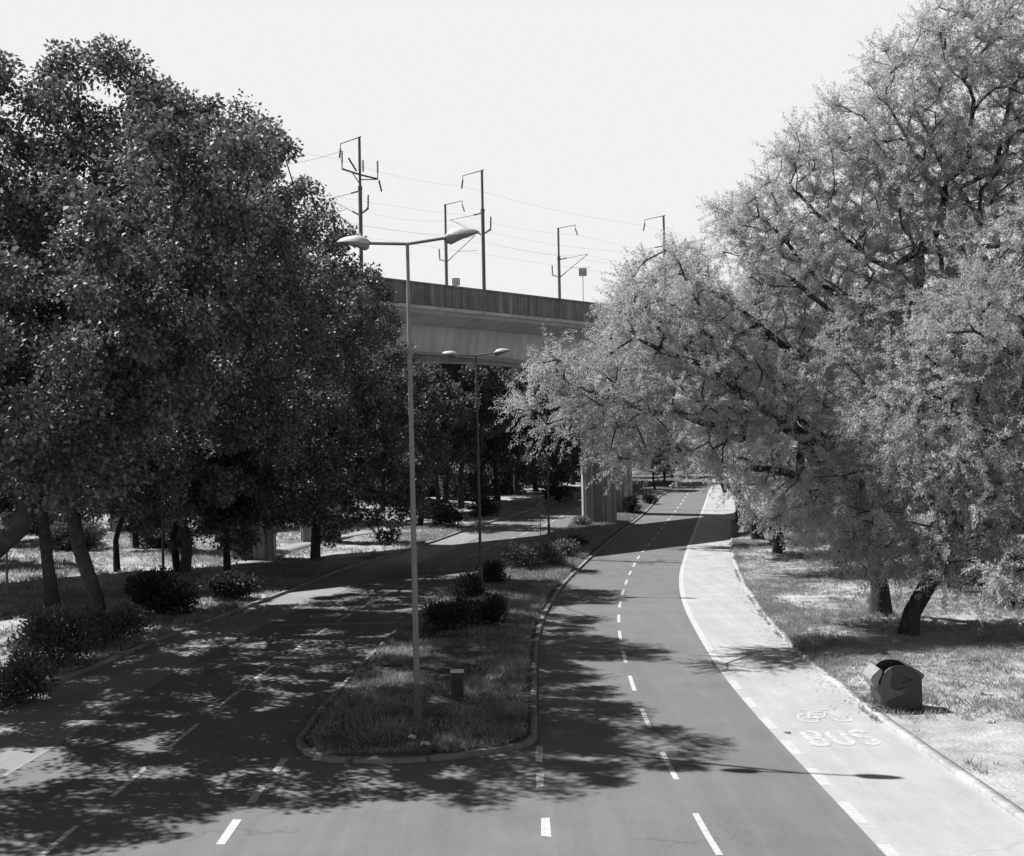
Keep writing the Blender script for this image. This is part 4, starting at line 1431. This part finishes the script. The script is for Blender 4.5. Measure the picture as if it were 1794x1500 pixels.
lr = math.radians(-14)
b1, b2, b3 = G(732, 1287), G(843, 1036), G(962, 946)
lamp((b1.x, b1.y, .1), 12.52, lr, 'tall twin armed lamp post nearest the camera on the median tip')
lamp((b2.x, b2.y, .1), 12.45, lr, 'twin armed lamp post among dark shrubs, second along the median', 'steel_dark')  # this and farther poles get darker steel, imitating tree shade on them
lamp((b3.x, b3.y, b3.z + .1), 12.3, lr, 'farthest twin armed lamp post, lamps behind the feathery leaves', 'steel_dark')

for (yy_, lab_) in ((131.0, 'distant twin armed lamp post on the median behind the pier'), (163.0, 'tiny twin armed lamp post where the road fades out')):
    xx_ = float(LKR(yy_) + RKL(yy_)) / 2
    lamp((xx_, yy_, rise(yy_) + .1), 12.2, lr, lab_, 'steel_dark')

# ------------------------------------------------------------------ small things
g = G(802, 1234)
o = empty('marker_box', (g.x, g.y, .12))
tag(o, 'short concrete box with pale cap standing in the median grass', 'utility box')
bevel(MB().box(-.17, .17, -.13, .13, -.1, .8).build('body', solid('box_concrete', .045, [(5, .7, 1.2), (30, .85, 1.1)]), o), .012)
bevel(MB().box(-.19, .19, -.15, .15, .8, .86).build('cap', solid('pale_cap', .55, [(8, .85, 1.05)]), o), .01)
bevel(MB().box(-.13, .13, -.146, -.131, .08, .62).build('door', solid('box_door', .035, [(6, .8, 1.2)]), o), .006)

# street bin
g = G(1572, 1253)
S_ = g.y / F
bo = empty('waste_bin', (g.x, g.y, .14), math.radians(-3))
tag(bo, 'battered dark rubbish container with open rounded lid beside the bus lane', 'rubbish bin')
bp = lambda pts: [((x - 1572) * S_, (1253 - z) * S_) for x, z in pts]
DEP = 1.05
body = bp([(1549, 1252), (1616, 1252), (1616, 1201), (1619, 1194), (1611, 1186), (1602, 1181), (1592, 1178), (1580, 1176.5), (1570, 1177), (1561, 1180), (1553, 1186), (1547, 1196), (1543, 1208), (1542, 1222), (1545, 1240)])
mb = MB()
mb.loft([[(x, y, z) for x, z in body] for y in (0, .05)])
mb.loft([[(x, y, z) for x, z in body] for y in (DEP - .05, DEP)])
# walls and floor; the top between the end panels stays open
skin = [body[11], body[12], body[13], body[14], body[0], body[1], body[2], body[3], body[4], body[5]]
cxm, czm = sum(p[0] for p in skin) / len(skin), .5
inn = [(cxm + (x - cxm) * .94, czm + (z - czm) * .94) for x, z in skin]
k = len(skin)
vs = [(x, .05, z) for x, z in skin + inn] + [(x, DEP - .05, z) for x, z in skin + inn]
fs = [(i, i + 1, i + 1 + 2 * k, i + 2 * k) for i in range(k - 1)] + [(k + i, k + i + 1, k + i + 1 + 2 * k, k + i + 2 * k) for i in range(k - 1)]
fs += [(0, k, 3 * k, 2 * k), (k - 1, 2 * k - 1, 4 * k - 1, 3 * k - 1)]
mb.add(vs, fs)
bevel(mb.build('body', M['bin_dark'], bo), .008)
hub = bp([(1575, 1225)])[0]


def arc_shell(r0, r1, a0, a1, y0, y1, cx, cz, n=14):
    o_ = [(cx + r0 * math.cos(math.radians(a0 + (a1 - a0) * i / n)), cz + r0 * math.sin(math.radians(a0 + (a1 - a0) * i / n))) for i in range(n + 1)]
    i_ = [(cx + r1 * math.cos(math.radians(a0 + (a1 - a0) * i / n)), cz + r1 * math.sin(math.radians(a0 + (a1 - a0) * i / n))) for i in range(n, -1, -1)]
    vs = [(x, y0, z) for x, z in o_ + i_] + [(x, y1, z) for x, z in o_ + i_]
    k = 2 * (n + 1)
    fs = [(i, i + 1, k - 2 - i, k - 1 - i) for i in range(n)]
    fs += [tuple(j + k for j in reversed(f)) for f in fs]
    fs += [(i, (i + 1) % k, (i + 1) % k + k, i + k) for i in range(k)]
    return MB().add(vs, fs)


cx, cz = hub[0] - .02, hub[1]
arc_shell(.79, .76, 40, 66, .04, DEP - .04, cx, cz).build('lid', M['bin_dark'], bo)
fl = bp([(1527, 1200), (1531, 1192), (1543, 1181), (1548, 1184), (1547, 1192), (1541, 1203), (1539, 1212), (1533, 1214)])
bevel(MB().prism(fl, -.04, DEP * .85).build('flap', M['bin_pale'], bo), .008)
arm_ = bp([(1563, 1179), (1556, 1183), (1549, 1192), (1545, 1203), (1542.5, 1216), (1543, 1230), (1548, 1245), (1551, 1247), (1556, 1236), (1570, 1231), (1584, 1225), (1591, 1222), (1592, 1218), (1589, 1215),
           (1584, 1215), (1577, 1218), (1568, 1218), (1562, 1214), (1561, 1206), (1563, 1196), (1566, 1187)])
side = bevel(MB().prism(arm_, -.05, -.003).build('side_arm', M['bin_mid'], bo), .008)
px_, pz_ = bp([(1586, 1220)])[0]
MB().tube([(px_, -.075, pz_), (px_, -.045, pz_)], .045, 10).build('pivot', M['bin_dark'], side)
sc_ = bp([(1581, 1206), (1586, 1203), (1589, 1207), (1593, 1202), (1597, 1205), (1598, 1200), (1591, 1200), (1587, 1196), (1584, 1200)])
MB().tube([(x, -.006, z) for x, z in sc_], .012, 5).build('scrawl', solid('scrawl_paint', .012), bo)
lip = bp([(1602, 1181), (1611, 1185.5), (1620, 1193), (1618, 1199), (1616, 1200), (1612, 1192), (1601, 1184)])
MB().prism(lip, -.02, DEP + .02).build('rim', M['bin_mid'], bo)
for x, y in ((1550, .12), (1550, DEP - .15), (1608, .15), (1608, DEP - .15)):
    wx = bp([(x, 0)])[0][0]
    w_ = MB().tube([(wx, y - .05, .0), (wx, y + .05, .0)], .1, 12).build('wheel', M['rubber'], bo)
    w_.name = 'wheel'
MB().tube([bp([(1527, 0)])[0][:1] + (-.02, .04), bp([(1537, 0)])[0][:1] + (-.02, .1), bp([(1548, 0)])[0][:1] + (-.02, .08)], .02, 6).build('pedal', M['steel_dark'], bo)

# litter on the verge and the median
for (px, py, w, lab) in [(1727, 1219, .34, 'white scrap of paper in the grass, farthest right of the bin'), (1712, 1247, .2, 'small white scrap of paper right of the bin shadow'), (1736, 1276, .2, 'white scrap of paper on bare soil, nearest the camera'),
                         (746, 1325, .22, 'flattened white litter at the median tip'), (722, 1312, .2, 'slim white litter left in the median grass at the lamp foot')]:
    g = G(px, py)
    z = ZR(g.x, g.y) if px > 1000 else .24
    vs, fs = [], []
    for i in range(4):
        for j in range(4): vs.append((g.x + (i / 3 - .5) * w, g.y + (j / 3 - .5) * w * .7, z + .06 + rng.normal() * .03))
    for i in range(3):
        for j in range(3):
            a = i * 4 + j
            fs.append((a, a + 4, a + 5, a + 1))
    me = bpy.data.meshes.new('litter')
    me.from_pydata(vs, [], fs)
    tag(link_mesh('litter', me, M['paper']), lab, 'litter', 'scraps of litter')

# pole lamp with a round head at the left edge
g = G(14, 1100)
x, y = V(12, 1000, 62).x, 62
o = empty('park_lamp', (x, y, ZL(x, y) - .1))
tag(o, 'park lamp with a round hooded head among the left trees', 'park lamp')
MB().tube([(0, 0, -.2), (0, 0, 4.0)], [.07, .05], 10).build('pole', M['galv'], o, True)
mb = MB()
rings = [[(r * math.cos(t), r * math.sin(t), z) for t in (2 * math.pi * k / 16 for k in range(16))] for r, z in ((.07, 3.95), (.22, 4.05), (.28, 4.25), (.3, 4.36))]
gl = mb.loft(rings).build('globe', M['lens'], o, True)
rings = [[(r * math.cos(t), r * math.sin(t), z) for t in (2 * math.pi * k / 16 for k in range(16))] for r, z in ((.4, 4.36), (.4, 4.42), (.28, 4.52), (.06, 4.6))]
MB().loft(rings).build('hood', M['lamp'], gl, True)
for px, py, d, h, lab in ((286, 1000, 74, 7.5, 'plain dark pole between the left trunks'), (611, 942, 108, 6.0, 'thin dark pole beside the pale footpath')):
    x = V(px, py, d).x
    o = empty('lamp_pole', (x, d, ZL(x, d) - .1))
    tag(o, lab, 'pole', 'slim poles on the left lawn')
    MB().tube([(0, 0, -.2), (0, 0, h)], [.09, .06], 10).build('pole', M['steel_dark'], o, True)
    MB().tube([(0, 0, h - .05), (0, 0, h + .1), (0, 0, h + .25)], [.2, .24, .05], 10).build('head', M['lamp'], o, True)
g = G(947, 945)
o = empty('road_sign', (g.x, g.y, g.z))
tag(o, 'triangular road sign seen from behind on a thin post by the median', 'road sign')
MB().tube([(0, 0, -.2), (0, 0, 3.1)], .035, 8).build('post', M['galv'], o)
tri = [(-.5, 2.3), (.5, 2.3), (.06, 3.16), (-.06, 3.16)]
bevel(MB().prism(tri, .04, .06).build('panel', M['galv'], o), .02)
# dark cabinet at the edge of the viaduct shadow
g = G(1306, 919)
o = empty('cabinet', (g.x, g.y, ZR(g.x, g.y) - .05), math.radians(10))
tag(o, 'dark boxy cabinet at the right edge of the bus lane under the trees', 'cabinet')
bevel(MB().box(-.6, .6, 0, .9, -.1, 1.9).build('body', M['bin_dark'], o), .03)
bevel(MB().box(-.66, .66, -.06, .96, 1.9, 2.0).build('roof', M['steel_dark'], o), .02)
MB().box(-.5, .5, -.02, -.002, .15, 1.75).build('door', M['bin_mid'], o)

# ------------------------------------------------------------------ light, sky, camera
SUN = Vector((-.7021, .3515, 1.0)).normalized()
elev = math.asin(SUN.z)
azim = math.atan2(SUN.x, SUN.y)
sd = bpy.data.lights.new('sun', 'SUN')
sd.energy = 5.0
sd.angle = math.radians(.5)
sd.color = (1, 1, 1)
so = bpy.data.objects.new('sun', sd)
COL.objects.link(so)
so.rotation_euler = SUN.to_track_quat('Z', 'Y').to_euler()
w = bpy.data.worlds.new('World')
scn.world = w
w.use_nodes = True
nt = w.node_tree
bg = nt.nodes['Background']
sk = nt.nodes.new('ShaderNodeTexSky')
sk.sky_type = 'NISHITA'
sk.sun_disc = False
sk.dust_density = 0.0
sk.sun_elevation = elev
sk.sun_rotation = azim
# black and white film behind a red filter: only the red of the sky counts; a steep power curve darkens it further overhead to deepen the shade
sp = nt.nodes.new('ShaderNodeSeparateColor')
nt.links.new(sk.outputs[0], sp.inputs[0])
a = mul(nt, sp.outputs[0], 10 / 1.55 * .1)
a = mul(nt, a, 7.0, 'POWER')
a = mul(nt, a, 1.0, 'MINIMUM')
a = mul(nt, a, 4.12)
nt.links.new(a, bg.inputs[0])
bg.inputs[1].default_value = .1
cd = bpy.data.cameras.new('camera')
cam = bpy.data.objects.new('camera', cd)
COL.objects.link(cam)
cam.location = (0, 0, CAMZ)
cam.rotation_euler = R.to_euler()
cd.sensor_width = 36
cd.lens = F / 1794 * 36
cd.clip_end = 5000
scn.camera = cam
vs_ = scn.view_settings
vs_.view_transform = 'Standard'
vs_.look = 'None'
vs_.exposure = 1.1
vs_.gamma = 1
scn.render.engine = 'CYCLES'
scn.cycles.max_bounces = 10
scn.cycles.diffuse_bounces = 8
scn.cycles.transmission_bounces = 8
scn.cycles.sample_clamp_indirect = 4
